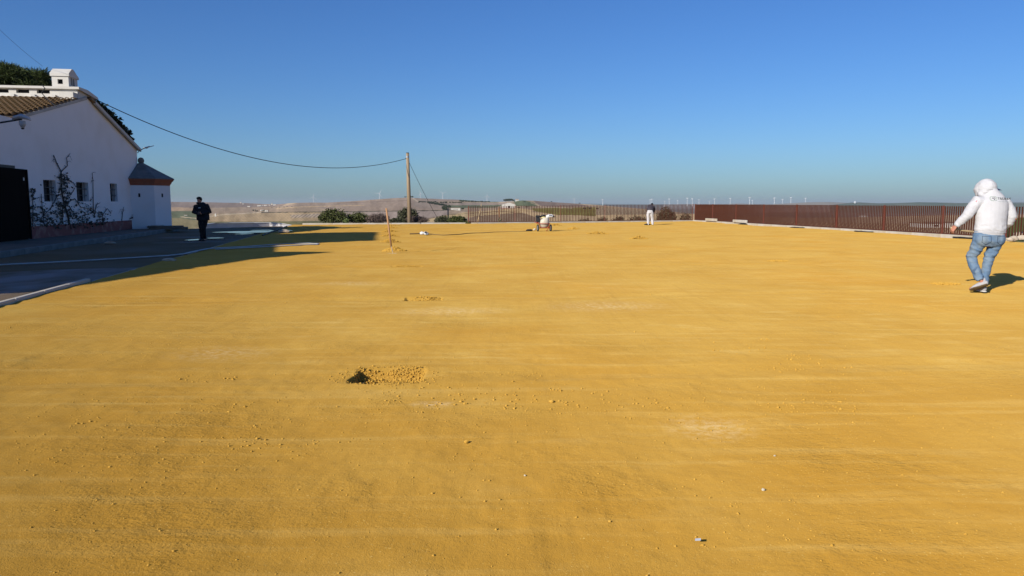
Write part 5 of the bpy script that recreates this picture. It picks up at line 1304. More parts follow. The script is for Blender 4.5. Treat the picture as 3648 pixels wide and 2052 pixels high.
ordn = ['first', 'second', 'third', 'fourth', 'fifth', 'sixth', 'seventh', 'eighth', 'ninth', 'tenth', 'eleventh', 'twelfth', 'thirteenth', 'fourteenth', 'fifteenth', 'sixteenth', 'seventeenth', 'eighteenth', 'nineteenth', 'twentieth', 'twenty-first', 'twenty-second', 'twenty-third', 'twenty-fourth', 'twenty-fifth', 'twenty-sixth', 'twenty-seventh', 'twenty-eighth']
TB = [(1117, 722, 702, 5200, 8, 17), (1352, 711, 689, 4600, 30, 19), (1498, 708, 690, 4600, 100, 17), (1577, 710, 689, 4600, 65, 17), (1735, 719, 698, 4600, 0, 15), (1989, 721, 716, 6500, 20, 5), (2046, 727, 709, 6500, 0, 11), (2147, 731, 711, 6500, 0, 4)]
for i, (x, yh) in enumerate(((2316, 712), (2322, 710), (2368, 717), (2384, 709), (2369 + 45, 714.5), (2448, 706), (2466, 708), (2490, 711.5), (2527, 717), (2545, 709), (2601, 707), (2670, 703.5), (2680, 714), (2758, 705.5), (2787, 710.5), (2817, 704), (2869, 706.5))):
    TB.append((x, 732, yh, 9000, (7 * i * 23) % 120, 8 if i not in (5, 11) else 12))
for i, (x, yb, yh, d, rot, bpx) in enumerate(TB):
    nm = 'white wind turbine, %s from the left along the horizon' % ordn[i]
    turbine(x, yb, yh, d, rot, nm, 0.25 if i < 6 else 1.35, bpx / F_PX * d, 1.0)

# haze over the low country
hz = MB().box((0, 0, 40), (95000, 95000, 252)).build('haze', None)
mh = bpy.data.materials.new('haze_air'); mh.use_nodes = True
N = mh.node_tree.nodes
for q in list(N): N.remove(q)
mo_ = N.new('ShaderNodeOutputMaterial'); pv_ = N.new('ShaderNodeVolumePrincipled')
pv_.inputs['Density'].default_value = 3.6e-5; pv_.inputs['Color'].default_value = (0.58, 0.67, 0.74, 1); pv_.inputs['Anisotropy'].default_value = 0.0
mh.node_tree.links.new(pv_.outputs[0], mo_.inputs['Volume'])
hz.data.materials.append(mh)
tag(hz, 'thin blue haze lying over the far countryside', 'haze', kind='stuff')
#@@PEOPLE
# ------------------------------------------------------------------ people
WORK = bpy.data.scenes.new('work')          # empty side scene: modifiers are applied there, so the big scene is not re-evaluated
def applied(o):
    WORK.collection.objects.link(o)
    with bpy.context.temp_override(scene=WORK, view_layer=WORK.view_layers[0]):
        dg = bpy.context.evaluated_depsgraph_get(); me = bpy.data.meshes.new_from_object(o.evaluated_get(dg))
    bpy.data.objects.remove(o)
    return me
def fuse(mb, voxel, it=6, wr=0.0, wscale=9.0, wdir=None, seed=0.0):
    """melt the overlapping closed shapes of mb into one smooth continuous skin"""
    me = mb.mesh('tmp'); bm = bmesh.new(); bm.from_mesh(me); bmesh.ops.recalc_face_normals(bm, faces=bm.faces); bm.to_mesh(me); bm.free()
    o = bpy.data.objects.new('tmp', me)
    r = o.modifiers.new('r', 'REMESH'); r.mode = 'VOXEL'; r.voxel_size = voxel
    if it: sm = o.modifiers.new('s', 'SMOOTH'); sm.iterations = it; sm.factor = 0.5
    out = applied(o); bpy.data.meshes.remove(me)
    if wr:
        nv = len(out.vertices); co_ = np.empty(nv * 3, np.float32); no_ = np.empty(nv * 3, np.float32)
        out.vertices.foreach_get('co', co_); out.vertices.foreach_get('normal', no_)
        k_ = np.empty((nv, 1), np.float32)
        for i, c in enumerate(co_.reshape(-1, 3).tolist()):
            c = Vector(c); q = Vector((c.x * wscale, c.y * wscale, c.z * wscale * 1.7 + c.x * 4 + seed))
            h = 1 - 2 * abs(noise.noise(q)); h2 = noise.noise(q * 2.3)
            k_[i, 0] = wr * (h - 0.5 + 0.35 * h2) * (wdir(c) if wdir else 1)
        out.vertices.foreach_set('co', (co_.reshape(-1, 3) + no_.reshape(-1, 3) * k_).ravel())
        out.update()
    out.polygons.foreach_set('use_smooth', [True] * len(out.polygons))
    return out
def hand(mb, wrist, axis, palm_n, grip=0.9, s=1.0, thumb_side=1):
    """palm and five fingers; axis = forearm direction, palm_n = direction the palm faces"""
    ax = Vector(axis).normalized(); pn = Vector(palm_n); pn = (pn - ax * pn.dot(ax)).normalized(); sd = ax.cross(pn) * thumb_side
    w = Vector(wrist)
    mb.tube([w - ax * 0.02, w + ax * 0.03 * s, w + ax * 0.085 * s], [0.027 * s, 0.038 * s, 0.040 * s], 10, side=sd, depth=[0.022 * s, 0.018 * s, 0.015 * s], round_=True)
    for k, (off, ln) in enumerate(((0.030, 0.075), (0.010, 0.085), (-0.011, 0.078), (-0.031, 0.060))):
        p = w + ax * 0.085 * s + sd * off * s; d = ax.copy(); pts = [p - ax * 0.02 * s, p]
        for j, f in enumerate((0.45, 0.32, 0.23)):
            a = grip * (0.75, 1.0, 0.7)[j]; d = (d * math.cos(a) + pn * math.sin(a)).normalized() if True else d
            pn_l = pn; pts.append(pts[-1] + d * ln * f * s)
            # bend the local palm direction along
            pn = (pn * math.cos(a) - ax * math.sin(a)).normalized() if False else pn
        mb.tube(pts, [0.0095 * s, 0.0095 * s, 0.009 * s, 0.0085 * s, 0.007 * s], 8, round_=True)
    t0 = w + ax * 0.025 * s + sd * 0.03 * s
    t1 = t0 + (ax * 0.7 + sd * 0.6 + pn * 0.35).normalized() * 0.038 * s; t2 = t1 + (ax * 0.75 + pn * 0.75 * grip).normalized() * 0.032 * s; t3 = t2 + (ax * 0.4 + pn * 0.9 * grip + sd * -0.2).normalized() * 0.024 * s
    mb.tube([t0, t1, t2, t3], [0.014 * s, 0.012 * s, 0.0105 * s, 0.008 * s], 8, round_=True)
def head(mb, c, fwd, r=1.0):
    """skull, face, nose, brow, mouth, ears; c = head centre, fwd = where the face looks"""
    f = Vector(fwd).normalized(); up = Vector((0, 0, 1)); up = (up - f * up.dot(f)).normalized(); sd = f.cross(up)
    rot = Matrix((sd, f, up)).transposed()
    mb.ball(c, (0.078 * r, 0.098 * r, 0.112 * r), 16, 12, rot)
    mb.ball(c + f * 0.03 * r - up * 0.055 * r, (0.058 * r, 0.066 * r, 0.07 * r), 14, 10, rot)
    mb.tube([c + f * 0.094 * r + up * 0.012 * r, c + f * 0.116 * r - up * 0.028 * r, c + f * 0.10 * r - up * 0.036 * r], [0.009 * r, 0.015 * r, 0.013 * r], 8, round_=True)
    for s_ in (-1, 1):
        mb.tube([c + f * 0.088 * r + up * 0.022 * r + sd * s_ * 0.014 * r, c + f * 0.078 * r + up * 0.024 * r + sd * s_ * 0.05 * r], 0.012 * r, 6, round_=True)
        mb.ball(c + sd * s_ * 0.08 * r - f * 0.005 * r - up * 0.008 * r, (0.012 * r, 0.02 * r, 0.032 * r), 8, 6, rot)
    mb.tube([c + f * 0.088 * r - up * 0.066 * r + sd * 0.02 * r, c + f * 0.094 * r - up * 0.066 * r, c + f * 0.088 * r - up * 0.066 * r - sd * 0.02 * r], 0.010 * r, 6, round_=True)
    mb.ball(c + f * 0.075 * r - up * 0.10 * r, 0.022 * r, 8, 6)
    return f, up, sd
def shoe(parent, heel, toe, up, m_up, m_sole, w=0.048, h=0.055, stripe=None):
    heel, toe, up = Vector(heel), Vector(toe), Vector(up).normalized(); ax = (toe - heel).normalized(); up = (up - ax * up.dot(ax)).normalized(); sd = ax.cross(up); L_ = (toe - heel).length
    um = MB(); um.tube([heel, heel + ax * L_ * 0.2 + up * 0.012, heel + ax * L_ * 0.5 + up * 0.004, heel + ax * L_ * 0.8 - up * 0.01, toe - up * 0.02], [w * 0.72, w * 0.85, w * 0.95, w * 1.02, w * 0.6], 12, side=sd, depth=[h * 0.85, h, h * 0.8, h * 0.55, h * 0.3], round_=True)
    um.tube([heel + ax * L_ * 0.16, heel + ax * L_ * 0.10 + up * 0.075], [w * 0.75, w * 0.8], 12, round_=True)
    o = link('shoe', fuse(um, 0.008, 4), m_up, parent)
    sm = MB(); sm.tube([heel - up * h * 0.82 - ax * 0.01, heel + ax * L_ * 0.45 - up * h * 0.80, heel + ax * L_ * 0.8 - up * h * 0.72, toe - up * h * 0.55 + ax * 0.012], [w * 0.75, w * 0.85, w * 1.08, w * 0.6], 12, side=sd, depth=0.013, round_=True)
    sm.build('sole', m_sole, o, smooth=True)
    if stripe:
        st = MB(); st.tube([heel + ax * L_ * 0.35 + sd * w * 0.95 * q + up * 0.01 for q in (1.0,)] + [heel + ax * L_ * 0.6 + sd * w * 1.02 - up * 0.015], 0.008, 6); st.build('stripe', stripe, o)
    return o
M_SKIN = mat('skin', (0.50, 0.25, 0.165), 0.55, (0.42, 0.19, 0.12), 12, 0.6)
M_SKINR = mat('sunburnt_skin', (0.46, 0.20, 0.13), 0.55, (0.36, 0.14, 0.09), 14, 0.6)
M_HOOD = mat('white_fleece', (0.55, 0.545, 0.56), 0.95, (0.50, 0.495, 0.51), 6, 0.8, 0.15, 60, spec=0.1)
M_JEAN = mat('washed_denim', (0.115, 0.185, 0.285), 0.9, (0.225, 0.275, 0.315), 5.5, 0.9, 0.2, 90, spec=0.1, contrast=(0.42, 0.66), speck=((0.075, 0.12, 0.19), 7, 0.62))
M_SHOEW = mat('pale_trainer', (0.40, 0.39, 0.40), 0.7, (0.36, 0.35, 0.36), 30, 0.7)
M_SOLE = mat('brown_tread', (0.16, 0.105, 0.045), 0.8, (0.07, 0.05, 0.03), 60, 0.9, 0.5, 80)
M_PINK = mat('pink_stripe', (0.60, 0.10, 0.14), 0.6)
M_BLACKJ = mat('black_jacket', (0.012, 0.012, 0.014), 0.8, (0.02, 0.02, 0.023), 8, 0.8)
M_BLACKT = mat('black_trousers', (0.010, 0.010, 0.012), 0.9)
M_HAIR = mat('black_hair', (0.008, 0.007, 0.007), 0.5)
M_NAVY = mat('charcoal_sweater', (0.060, 0.050, 0.062), 0.95, (0.042, 0.036, 0.044), 10, 0.8)
M_WTR = mat('white_work_trousers', (0.58, 0.56, 0.57), 0.9, (0.45, 0.42, 0.40), 5, 0.7)
M_GREYL = mat('grey_lettering', (0.09, 0.105, 0.105), 0.8); M_GREENL = mat('green_grey_print', (0.25, 0.33, 0.27), 0.8)

def person(name_label, loc, rotz, sc=1.0):
    """returns the builder's frame: shapes are given in the figure's own metres, then moved"""
    return Matrix.Translation(loc) @ Matrix.Rotation(rotz, 4, 'Z') @ Matrix.Scale(sc, 4)
def place(me, M): me.transform(M); me.update(); return me

# --- man in the white hoodie walking away, right
loc = G(3506, 1041); M = person('', loc, 0.0, 1.0)
b = MB()
b.tube([(0, 0, 0.84), (0.02, 0.01, 1.1), (0.05, 0.04, 1.38), (0.06, 0.07, 1.50)], [0.15, 0.14, 0.17, 0.09], 14, side=(1, 0, 0), depth=[0.11, 0.10, 0.11, 0.08], round_=True)
b.tube([(0.06, 0.08, 1.48), (0.03, 0.13, 1.64)], 0.055, 10, round_=True)
head(b, Vector((0.015, 0.165, 1.69)), (-0.1, 0.95, -0.35))
LS, LE, LW = Vector((-0.19, 0.06, 1.475)), Vector((-0.345, 0.03, 1.26)), Vector((-0.46, 0.13, 1.085))
RS, RE, RW = Vector((0.31, 0.06, 1.45)), Vector((0.41, 0.0, 1.21)), Vector((0.31, 0.21, 1.03))
for (s0, e0, w0) in ((LS, LE, LW), (RS, RE, RW)):
    b.tube([Vector((0.06, 0.06, 1.44)), s0, e0, w0], [0.07, 0.055, 0.042, 0.026], 10, round_=True)
hand(b, LW, (-0.42, 0.3, -0.75), (0.75, 0.3, -0.2), 0.95, 1.05, -1)
hand(b, RW, (-0.4, 0.6, -0.5), (-0.3, 0.2, -0.9), 0.95, 1.0, 1)
LEGL = [(-0.10, 0, 0.86), (-0.165, 0.06, 0.68), (-0.195, 0.10, 0.56), (-0.165, 0.02, 0.38), (-0.10, -0.07, 0.19)]
LEGR = [(0.11, 0, 0.86), (0.075, 0.0, 0.68), (0.045, 0.03, 0.56), (0.02, 0.035, 0.35), (-0.005, 0.03, 0.11)]
b.tube(LEGL, [0.09, 0.075, 0.058, 0.052, 0.036], 10, round_=True); b.tube(LEGR, [0.09, 0.075, 0.058, 0.052, 0.036], 10, round_=True)
b.tube([(-0.09, -0.08, 0.15), (-0.19, 0.05, 0.05)], [0.035, 0.03], 8, round_=True); b.tube([(-0.01, 0.0, 0.06), (-0.03, 0.2, 0.045)], [0.035, 0.03], 8, round_=True)
p1 = tag(link('person', place(fuse(b, 0.0075, 3), M), M_SKINR), 'person in a white hooded sweatshirt and washed blue jeans walking away', 'person')
# jeans
j = MB()
j.tube([(0.01, 0.0, 1.0), (0.005, 0, 0.92), (-0.005, -0.01, 0.84), (-0.01, 0, 0.77)], [0.222, 0.240, 0.240, 0.19], 20, side=(1, 0, 0), depth=[0.145, 0.165, 0.165, 0.12])
j.ball((-0.115, -0.055, 0.87), (0.125, 0.11, 0.12), 14, 10); j.ball((0.115, -0.055, 0.87), (0.125, 0.11, 0.12), 14, 10)
j.tube([(-0.125, 0, 0.86), (-0.155, 0.035, 0.72), (-0.195, 0.09, 0.58), (-0.185, 0.05, 0.46), (-0.155, -0.01, 0.34), (-0.115, -0.055, 0.205)], [0.118, 0.098, 0.079, 0.073, 0.070, 0.068], 14)
j.tube([(0.125, 0, 0.86), (0.10, 0.0, 0.72), (0.055, 0.025, 0.58), (0.04, 0.03, 0.45), (0.02, 0.035, 0.3), (0.0, 0.03, 0.115)], [0.118, 0.100, 0.080, 0.072, 0.067, 0.059], 14)
jm = fuse(j, 0.009, 5, 0.013, 8.0, lambda c: 0.45 + 0.9 * math.exp(-((c.z - 0.60) / 0.12) ** 2) + 0.9 * math.exp(-((c.z - 0.22) / 0.1) ** 2), 3)
jo = link('jeans', place(jm, M), M_JEAN, p1)
bv = BVHTree.FromPolygons([v.co for v in jo.data.vertices], [tuple(p.vertices) for p in jo.data.polygons])
def project(pts2, bvh, M_, origin, U_, V_, D_, lift=0.004):
    out = []
    for (x, y) in pts2:
        o_ = M_ @ (Vector(origin) + Vector(U_) * x + Vector(V_) * y); d_ = (M_.to_3x3() @ Vector(D_)).normalized()
        hit = bvh.ray_cast(o_ - d_ * 1.0, d_)
        out.append((hit[0] if hit[0] is not None else o_) - d_ * lift)
    return out
for sx in (-1, 1):
    ring = [(sx * 0.115 + x, y) for x, y in ((-0.065, 0.065), (0.065, 0.065), (0.065, -0.03), (0.0, -0.07), (-0.065, -0.03))]
    dense = []
    for q0, q1 in zip(ring, ring[1:] + ring[:1]):
        dense += [(q0[0] + (q1[0] - q0[0]) * t / 6, q0[1] + (q1[1] - q0[1]) * t / 6) for t in range(6)]
    pr = project(dense, bv, M, (0, 0, 0.86), (1, 0, 0), (0, 0, 1), (0, 1, 0), 0.002)
    MB().tube(pr + [pr[0]], 0.0035, 5, caps=False).build('pocket_seam', mat('dark_denim', (0.05, 0.075, 0.12), 0.9), jo)
# hoodie
h = MB()
h.tube([(0.02, 0, 0.94), (0.022, 0, 0.985), (0.025, 0.0, 1.02), (0.03, 0.005, 1.16), (0.05, 0.03, 1.33), (0.062, 0.05, 1.45), (0.062, 0.07, 1.545), (0.045, 0.09, 1.62), (0.03, 0.11, 1.66)], [0.228, 0.232, 0.246, 0.236, 0.248, 0.248, 0.19, 0.12, 0.10], 24, side=(1, 0, 0), depth=[0.165, 0.17, 0.185, 0.175, 0.17, 0.165, 0.13, 0.115, 0.11])
h.tube([Vector((0.0, 0.06, 1.45)), LS, LS.lerp(LE, 0.5), LE, LE.lerp(LW, 0.5), LW.lerp(LE, 0.12)], [0.11, 0.105, 0.09, 0.08, 0.066, 0.05], 14, round_=True)
h.tube([Vector((0.14, 0.06, 1.44)), (0.285, 0.06, 1.45), (0.345, 0.035, 1.34), (0.37, 0.015, 1.235), (0.36, 0.06, 1.14), (0.335, 0.14, 1.07), RW], [0.11, 0.10, 0.085, 0.078, 0.07, 0.06, 0.05], 14, round_=True)
hm = fuse(h, 0.009, 5, 0.009, 7.0, lambda c: 0.30 + 0.55 * (abs(c.x - 0.05) > 0.27) + 0.9 * math.exp(-((c.z - 1.05) / 0.07) ** 2), 9)
ho = link('hoodie', place(hm, M), M_HOOD, p1)
hb_ = BVHTree.FromPolygons([v.co for v in ho.data.vertices], [tuple(p.vertices) for p in ho.data.polygons])
hd = MB()
hd.ball((0.012, 0.15, 1.695), (0.150, 0.155, 0.158), 20, 14)
hd.tube([(0.012, 0.15, 1.68), (0.02, 0.10, 1.59)], [0.145, 0.155], 18, side=(1, 0, 0), depth=[0.145, 0.12])
hd.ball((-0.05, 0.19, 1.672), (0.105, 0.11, 0.14), 14, 10)
hd.tube([(-0.105, 0.10, 1.605), (0.03, 0.045, 1.60), (0.145, 0.09, 1.61)], [0.05, 0.062, 0.05], 12, round_=True)
hdo = link('hood', place(fuse(hd, 0.009, 5, 0.009, 7.0, None, 4), M), M_HOOD, p1)
hbv = BVHTree.FromPolygons([v.co for v in hdo.data.vertices], [tuple(p.vertices) for p in hdo.data.polygons])
pr = project([(-0.08 + 0.017 * i, 0.012 * math.sin(i / 14 * math.pi)) for i in range(15)], hbv, M, (0.012, 0, 1.665), (1, 0, 0), (0, 0, 1), (0, 1, 0), 0.001)
MB().tube(pr, 0.004, 5).build('seam', mat('shadowed_fleece', (0.30, 0.295, 0.31), 0.95), hdo)
pr = project([(0.085, 0.0), (0.145, 0.045), (0.150, 0.012)], hbv, M, (0.012, 0, 1.655), (1, 0, 0), (0, 0, 1), (0, 1, 0), 0.006)
MB().add(pr, [(0, 1, 2)]).build('label_patch', mat('navy_patch', (0.03, 0.035, 0.08), 0.8), hdo)
wb_ = MB(); rg = []
for i in range(33):
    q = 2 * math.pi * i / 32; rg.append(M @ Vector((0.022 + math.cos(q) * 0.240, math.sin(q) * 0.176, 0.985)))
wb_.tube(rg, 0.006, 5, caps=False); wb_.build('waistband_seam', M_HOOD, ho)
# lettering and emblem printed across the shoulders
def text_mesh(body, size):
    cu = bpy.data.curves.new('t', 'FONT'); cu.body = body; cu.size = size; cu.space_character = 1.35; cu.extrude = 0.0; cu.offset = 0.0028
    me = applied(bpy.data.objects.new('t', cu))
    bm = bmesh.new(); bm.from_mesh(me); bmesh.ops.triangulate(bm, faces=bm.faces); bmesh.ops.subdivide_edges(bm, edges=bm.edges, cuts=1); bm.to_mesh(me); bm.free()
    return me
tm_ = text_mesh('TECOPAV', 0.058)
co = [(v.co.x, v.co.y) for v in tm_.vertices]; x0 = min(c[0] for c in co); x1 = max(c[0] for c in co); kx = 0.272 / (x1 - x0)
pr = project([((c[0] - x0) * kx, c[1] * 0.82 + (c[0] - x0) * kx * -0.015) for c in co], hb_, M, (0.058, 0, 1.512), (1, 0, 0), (0, 0, 1), (0, 1, 0), 0.004)
for v, p in zip(tm_.vertices, pr): v.co = p
tm_.update(); link('lettering', tm_, M_GREYL, ho)
def print_line(name, pts2, r, m_, org=(0.0, 0, 1.53), closed=True):
    dn = []
    seq = pts2 + ([pts2[0]] if closed else [])
    for q0, q1 in zip(seq, seq[1:]): dn += [(q0[0] + (q1[0] - q0[0]) * t / 4, q0[1] + (q1[1] - q0[1]) * t / 4) for t in range(4)]
    dn.append(seq[-1]); pr = project(dn, hb_, M, org, (1, 0, 0), (0, 0, 1), (0, 1, 0), 0.002)
    return MB().tube(pr, r, 4).build(name, m_, ho)
print_line('emblem', [(-0.035, 0.03), (0.03, 0.032), (0.045, 0.022), (0.042, -0.022), (0.03, -0.034), (-0.03, -0.034), (-0.042, -0.024), (-0.043, 0.0)], 0.0035, M_GREENL)
print_line('emblem_arrow', [(-0.024, 0.008), (0.026, 0.014), (0.006, -0.022), (-0.002, -0.002)], 0.0045, M_GREYL)
print_line('emblem_edge', [(-0.052, 0.022), (-0.056, -0.004), (-0.046, -0.03), (-0.012, -0.042)], 0.0025, M_GREENL, closed=False)
print_line('underline', [(0.05, -0.048), (0.16, -0.052), (0.30, -0.052)], 0.0016, M_GREENL, closed=False)
print_line('sleeve_badge', [(-0.255, -0.055), (-0.235, -0.03)], 0.006, M_PINK, closed=False)
# shoes
def tf(v): return M @ Vector(v)
shoe(p1, tf((-0.055, -0.115, 0.165)), tf((-0.205, 0.03, 0.062)), (-0.15, 0.85, 0.5), M_SHOEW, M_SOLE, 0.050, 0.050, M_PINK)
shoe(p1, tf((-0.015, -0.03, 0.062)), tf((-0.03, 0.235, 0.062)), (0, 0, 1), M_SHOEW, mat('white_sole', (0.6, 0.6, 0.58), 0.7), 0.046, 0.055)
MB().tube([tf((0.0, 0.03, 0.155)), tf((-0.002, 0.025, 0.09))], 0.045, 10).build('sock', mat('navy_sock', (0.03, 0.045, 0.09), 0.9), p1, smooth=True)
# tool handle across his front
tag(MB().tube([tf((-0.52, 0.175, 1.052)), tf((-0.25, 0.235, 1.0)), tf((0.36, 0.33, 0.93))], [0.019, 0.019, 0.019], 10).build('tool_handle', M_PALEW, smooth=True), 'pale wooden tool handle held across the front by the hooded man', 'tool handle')

# --- man in black walking towards the camera, left (figure faces +y, then turned round)
loc = G(727, 858); M = person('', loc, math.pi, 1.0)
b = MB()
b.tube([(-0.0, 0, 0.80), (0.0, 0, 1.05), (0.04, 0.0, 1.30), (0.06, 0.01, 1.40)], [0.13, 0.13, 0.17, 0.09], 14, side=(1, 0, 0), depth=[0.1, 0.09, 0.1, 0.07], round_=True)
b.tube([(0.07, 0.0, 1.38), (0.09, 0.02, 1.52)], 0.055, 10, round_=True)
HC = Vector((0.095, 0.03, 1.575)); ff, fu, fs = head(b, HC, (0.35, 0.95, -0.12), 0.97)
S1, E1, W1 = Vector((-0.16, 0, 1.35)), Vector((-0.255, -0.02, 1.13)), Vector((-0.03, 0.20, 1.05))
S2, E2, W2 = Vector((0.24, 0, 1.33)), Vector((0.335, -0.02, 1.12)), Vector((0.09, 0.21, 1.04))
for s0, e0, w0 in ((S1, E1, W1), (S2, E2, W2)): b.tube([Vector((0.04, 0, 1.33)), s0, e0, w0], [0.07, 0.055, 0.045, 0.027], 10, round_=True)
hand(b, W1, (0.75, 0.35, 0.25), (0.3, 0.2, 0.9), 0.8, 1.0, -1); hand(b, W2, (-0.75, 0.35, 0.25), (-0.3, 0.2, 0.9), 0.8, 1.0, 1)
K1 = [(-0.085, 0, 0.86), (-0.065, 0.03, 0.66), (-0.035, 0.06, 0.48), (-0.03, 0.02, 0.28), (-0.03, -0.04, 0.1)]
K2 = [(0.085, 0, 0.86), (0.065, 0.08, 0.66), (0.035, 0.16, 0.48), (0.03, 0.13, 0.28), (0.03, 0.14, 0.1)]
for k in (K1, K2): b.tube(k, [0.085, 0.072, 0.055, 0.048, 0.036], 10, round_=True)
b.tube([(-0.055, -0.05, 0.06), (-0.06, 0.12, 0.045)], [0.035, 0.03], 8, round_=True); b.tube([(0.035, 0.12, 0.06), (0.05, 0.3, 0.05)], [0.035, 0.03], 8, round_=True)
p2 = tag(link('person', place(fuse(b, 0.009, 2), M), M_SKIN), 'person in a black jacket and black trousers walking in the shade', 'person')
j = MB()
j.tube([(0, 0, 0.98), (0, 0, 0.85), (0, 0.01, 0.78)], [0.17, 0.185, 0.15], 16, side=(1, 0, 0), depth=[0.12, 0.13, 0.1])
for k in (K1, K2): j.tube([Vector(q) - (Vector((0, 0, 0.03)) if i == 4 else Vector()) for i, q in enumerate(k)], [0.115, 0.100, 0.076, 0.064, 0.058], 12)
link('trousers', place(fuse(j, 0.012, 4, 0.008, 8), M), M_BLACKT, p2)
h = MB()
h.tube([(0.0, 0, 0.80), (0, 0, 0.84), (0.0, 0.0, 1.0), (0.02, 0.0, 1.15), (0.04, 0.0, 1.32), (0.05, 0, 1.42), (0.07, 0.01, 1.47)], [0.235, 0.25, 0.245, 0.24, 0.25, 0.17, 0.11], 20, side=(1, 0, 0), depth=[0.165, 0.175, 0.165, 0.16, 0.15, 0.12, 0.10])
h.tube([S1 + Vector((0.1, 0, 0)), S1, E1, W1.lerp(E1, 0.15)], [0.10, 0.105, 0.10, 0.062], 12, round_=True); h.tube([S2 - Vector((0.1, 0, 0)), S2, E2, W2.lerp(E2, 0.15)], [0.10, 0.105, 0.10, 0.062], 12, round_=True)
jk = link('jacket', place(fuse(h, 0.012, 4, 0.010, 9), M), M_BLACKJ, p2)
cl_ = MB(); cl_.tube([M @ Vector((0.075 + math.cos(q) * 0.115, 0.0 + math.sin(q) * 0.10, 1.45 + 0.02 * math.cos(q))) for q in [i * math.pi / 12 for i in range(25)]], 0.042, 8, caps=False); cl_.build('collar', M_BLACKJ, jk, smooth=True)
for sx, z in ((-0.2, 1.415), (0.32, 1.325)): MB().tube([M @ Vector((sx * 0.8, 0.02, z)), M @ Vector((sx * 1.15, 0.02, z + 0.02))], [0.03, 0.008], 6).build('shoulder_tab', M_BLACKJ, jk)
MB().box(M @ Vector((0.05, 0.172, 1.285)), (0.085, 0.012, 0.028)).build('chest_badge', M_WHITEP, jk)
hr = MB(); hr.ball(HC + fu * 0.035 - ff * 0.022, (0.088, 0.095, 0.098), 16, 12); hr.ball(HC + fu * 0.085 + ff * 0.05, (0.075, 0.06, 0.042), 12, 8); hr.ball(HC + fu * 0.09 - ff * 0.0, (0.08, 0.08, 0.05), 12, 8)
link('hair', place(fuse(hr, 0.009, 3, 0.008, 30), M), M_HAIR, p2)
for hl, to in (((-0.03, -0.075, 0.05), (-0.04, 0.18, 0.05)), ((0.03, 0.09, 0.055), (0.055, 0.35, 0.06))):
    shoe(p2, M @ Vector(hl), M @ Vector(to), (0, 0, 1), M_BLACKP, M_RUBBER, 0.05, 0.048)
tag(MB().box(M @ Vector((0.03, 0.285, 1.075)), (0.075, 0.012, 0.145), (Vector((1, 0, 0)), Vector((0, 0.8, -0.6)), Vector((0, 0.6, 0.8)))).build('phone', M_BLACKP, bevel=0.004), 'dark phone held in both hands by the man in black', 'phone')

# --- bent worker in white trousers at the back
loc = G(2316, 802); M = person('', loc, 0.0, 1.0)
b = MB()
b.tube([(-0.02, 0, 0.86), (0.02, 0.14, 1.06), (0.08, 0.33, 1.24), (0.12, 0.42, 1.30)], [0.14, 0.135, 0.16, 0.09], 14, side=(1, 0, 0), depth=[0.11, 0.10, 0.11, 0.08], round_=True)
b.tube([(0.12, 0.40, 1.29), (0.19, 0.52, 1.35)], 0.055, 10, round_=True); HC = Vector((0.205, 0.56, 1.345)); ff, fu, fs = head(b, HC, (0.2, 0.6, -0.75))
S1, E1, W1 = Vector((-0.06, 0.37, 1.27)), Vector((-0.05, 0.52, 1.06)), Vector((0.10, 0.55, 0.86))
S2, E2, W2 = Vector((0.30, 0.34, 1.20)), Vector((0.33, 0.42, 0.98)), Vector((0.28, 0.55, 0.80))
for s0, e0, w0 in ((S1, E1, W1), (S2, E2, W2)): b.tube([Vector((0.1, 0.36, 1.24)), s0, e0, w0], [0.07, 0.055, 0.045, 0.027], 10, round_=True)
hand(b, W1, (0.4, 0.3, -0.8), (0.8, 0.2, 0.2), 0.95, 1.0, 1); hand(b, W2, (-0.3, 0.3, -0.8), (-0.8, 0.2, 0.2), 0.95, 1.0, -1)
K1 = [(-0.12, 0, 0.86), (-0.145, 0.03, 0.66), (-0.14, 0.05, 0.48), (-0.135, 0.02, 0.28), (-0.13, -0.01, 0.1)]
K2 = [(0.08, 0, 0.84), (0.11, 0.03, 0.66), (0.13, 0.05, 0.48), (0.15, 0.02, 0.28), (0.165, -0.01, 0.1)]
for k in (K1, K2): b.tube(k, [0.09, 0.075, 0.058, 0.05, 0.036], 10, round_=True)
b.tube([(-0.13, -0.02, 0.06), (-0.15, 0.17, 0.045)], [0.035, 0.03], 8, round_=True); b.tube([(0.165, -0.02, 0.06), (0.19, 0.17, 0.045)], [0.035, 0.03], 8, round_=True)
p3 = tag(link('person', place(fuse(b, 0.010, 2), M), M_SKIN), 'person in a dark sweater and white trousers bent forward at the back', 'person')
j = MB()
j.tube([(-0.01, 0.07, 0.97), (-0.015, 0.0, 0.88), (-0.015, -0.01, 0.79)], [0.19, 0.215, 0.20], 16, side=(1, 0, 0), depth=[0.13, 0.15, 0.13])
for k in (K1, K2): j.tube([Vector(q) - (Vector((0, 0, 0.03)) if i == 4 else Vector()) for i, q in enumerate(k)], [0.125, 0.112, 0.095, 0.088, 0.08], 12)
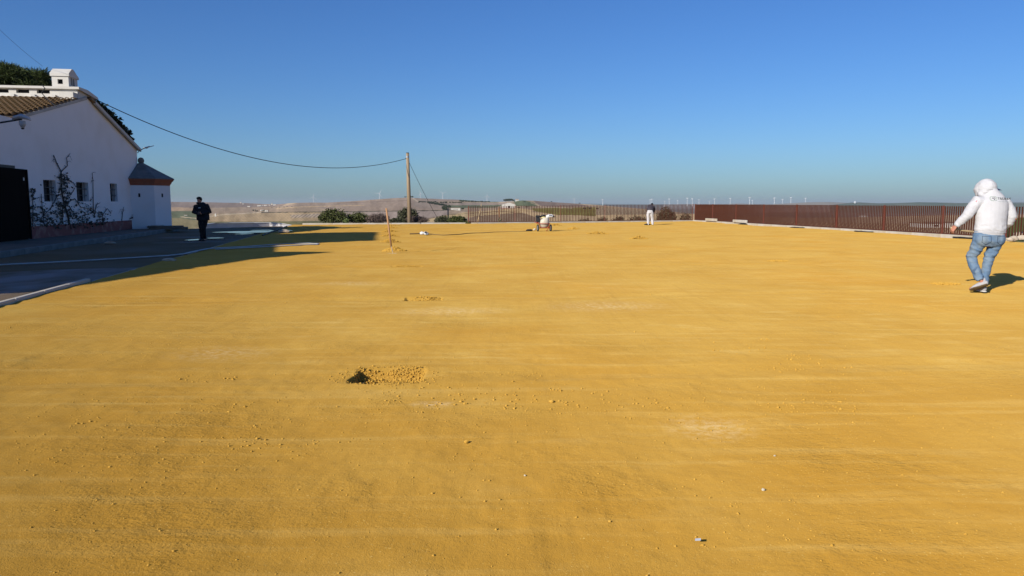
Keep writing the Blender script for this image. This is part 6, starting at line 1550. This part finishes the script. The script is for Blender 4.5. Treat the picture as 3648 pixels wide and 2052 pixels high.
link('trousers', place(fuse(j, 0.012, 4, 0.012, 8), M), M_WTR, p3)
h = MB()
h.tube([(-0.015, 0.03, 0.94), (0.0, 0.09, 1.02), (0.035, 0.2, 1.12), (0.09, 0.34, 1.235), (0.125, 0.42, 1.30), (0.16, 0.46, 1.325)], [0.225, 0.23, 0.225, 0.225, 0.14, 0.085], 18, side=(1, 0, -0.1), depth=[0.16, 0.165, 0.16, 0.15, 0.11, 0.085])
h.tube([Vector((0.02, 0.36, 1.25)), S1, E1, W1.lerp(E1, 0.1)], [0.10, 0.095, 0.075, 0.05], 12, round_=True); h.tube([Vector((0.18, 0.35, 1.22)), S2, E2, W2.lerp(E2, 0.1)], [0.10, 0.10, 0.08, 0.05], 12, round_=True)
link('sweater', place(fuse(h, 0.012, 4, 0.009, 9), M), M_NAVY, p3)
hr = MB(); hr.ball(HC + fu * 0.03 - ff * 0.03, (0.09, 0.10, 0.10), 14, 10)
link('hair', place(fuse(hr, 0.010, 3, 0.006, 30), M), M_HAIR, p3)
for hl, to in (((-0.13, -0.06, 0.05), (-0.16, 0.22, 0.05)), ((0.165, -0.06, 0.05), (0.2, 0.22, 0.05))):
    shoe(p3, M @ Vector(hl), M @ Vector(to), (0, 0, 1), M_WHITEP, M_RUBBER, 0.052, 0.05)
tag(MB().tube([M @ Vector((0.04, 0.62, 0.80)), M @ Vector((0.36, 0.60, 0.72)), M @ Vector((0.62, 0.75, 0.05))], 0.018, 6).build('tool_handle', M_WOODP), 'thin tool handle held by the bent worker', 'tool handle') if False else None
tag(MB().tube([M @ Vector((-0.40, -0.02, 0.04)), M @ Vector((-0.25, -0.04, 0.06)), M @ Vector((-0.05, 0.10, 0.05)), M @ Vector((0.06, 0.12, 0.04))], [0.05, 0.09, 0.08, 0.04], 10, depth=[0.03, 0.05, 0.045, 0.03], side=(0, 1, 0)).build('black_bag', M_RUBBER, smooth=True), 'flat black bag lying at the feet of the bent worker', 'bag')

bpy.data.scenes.remove(WORK)
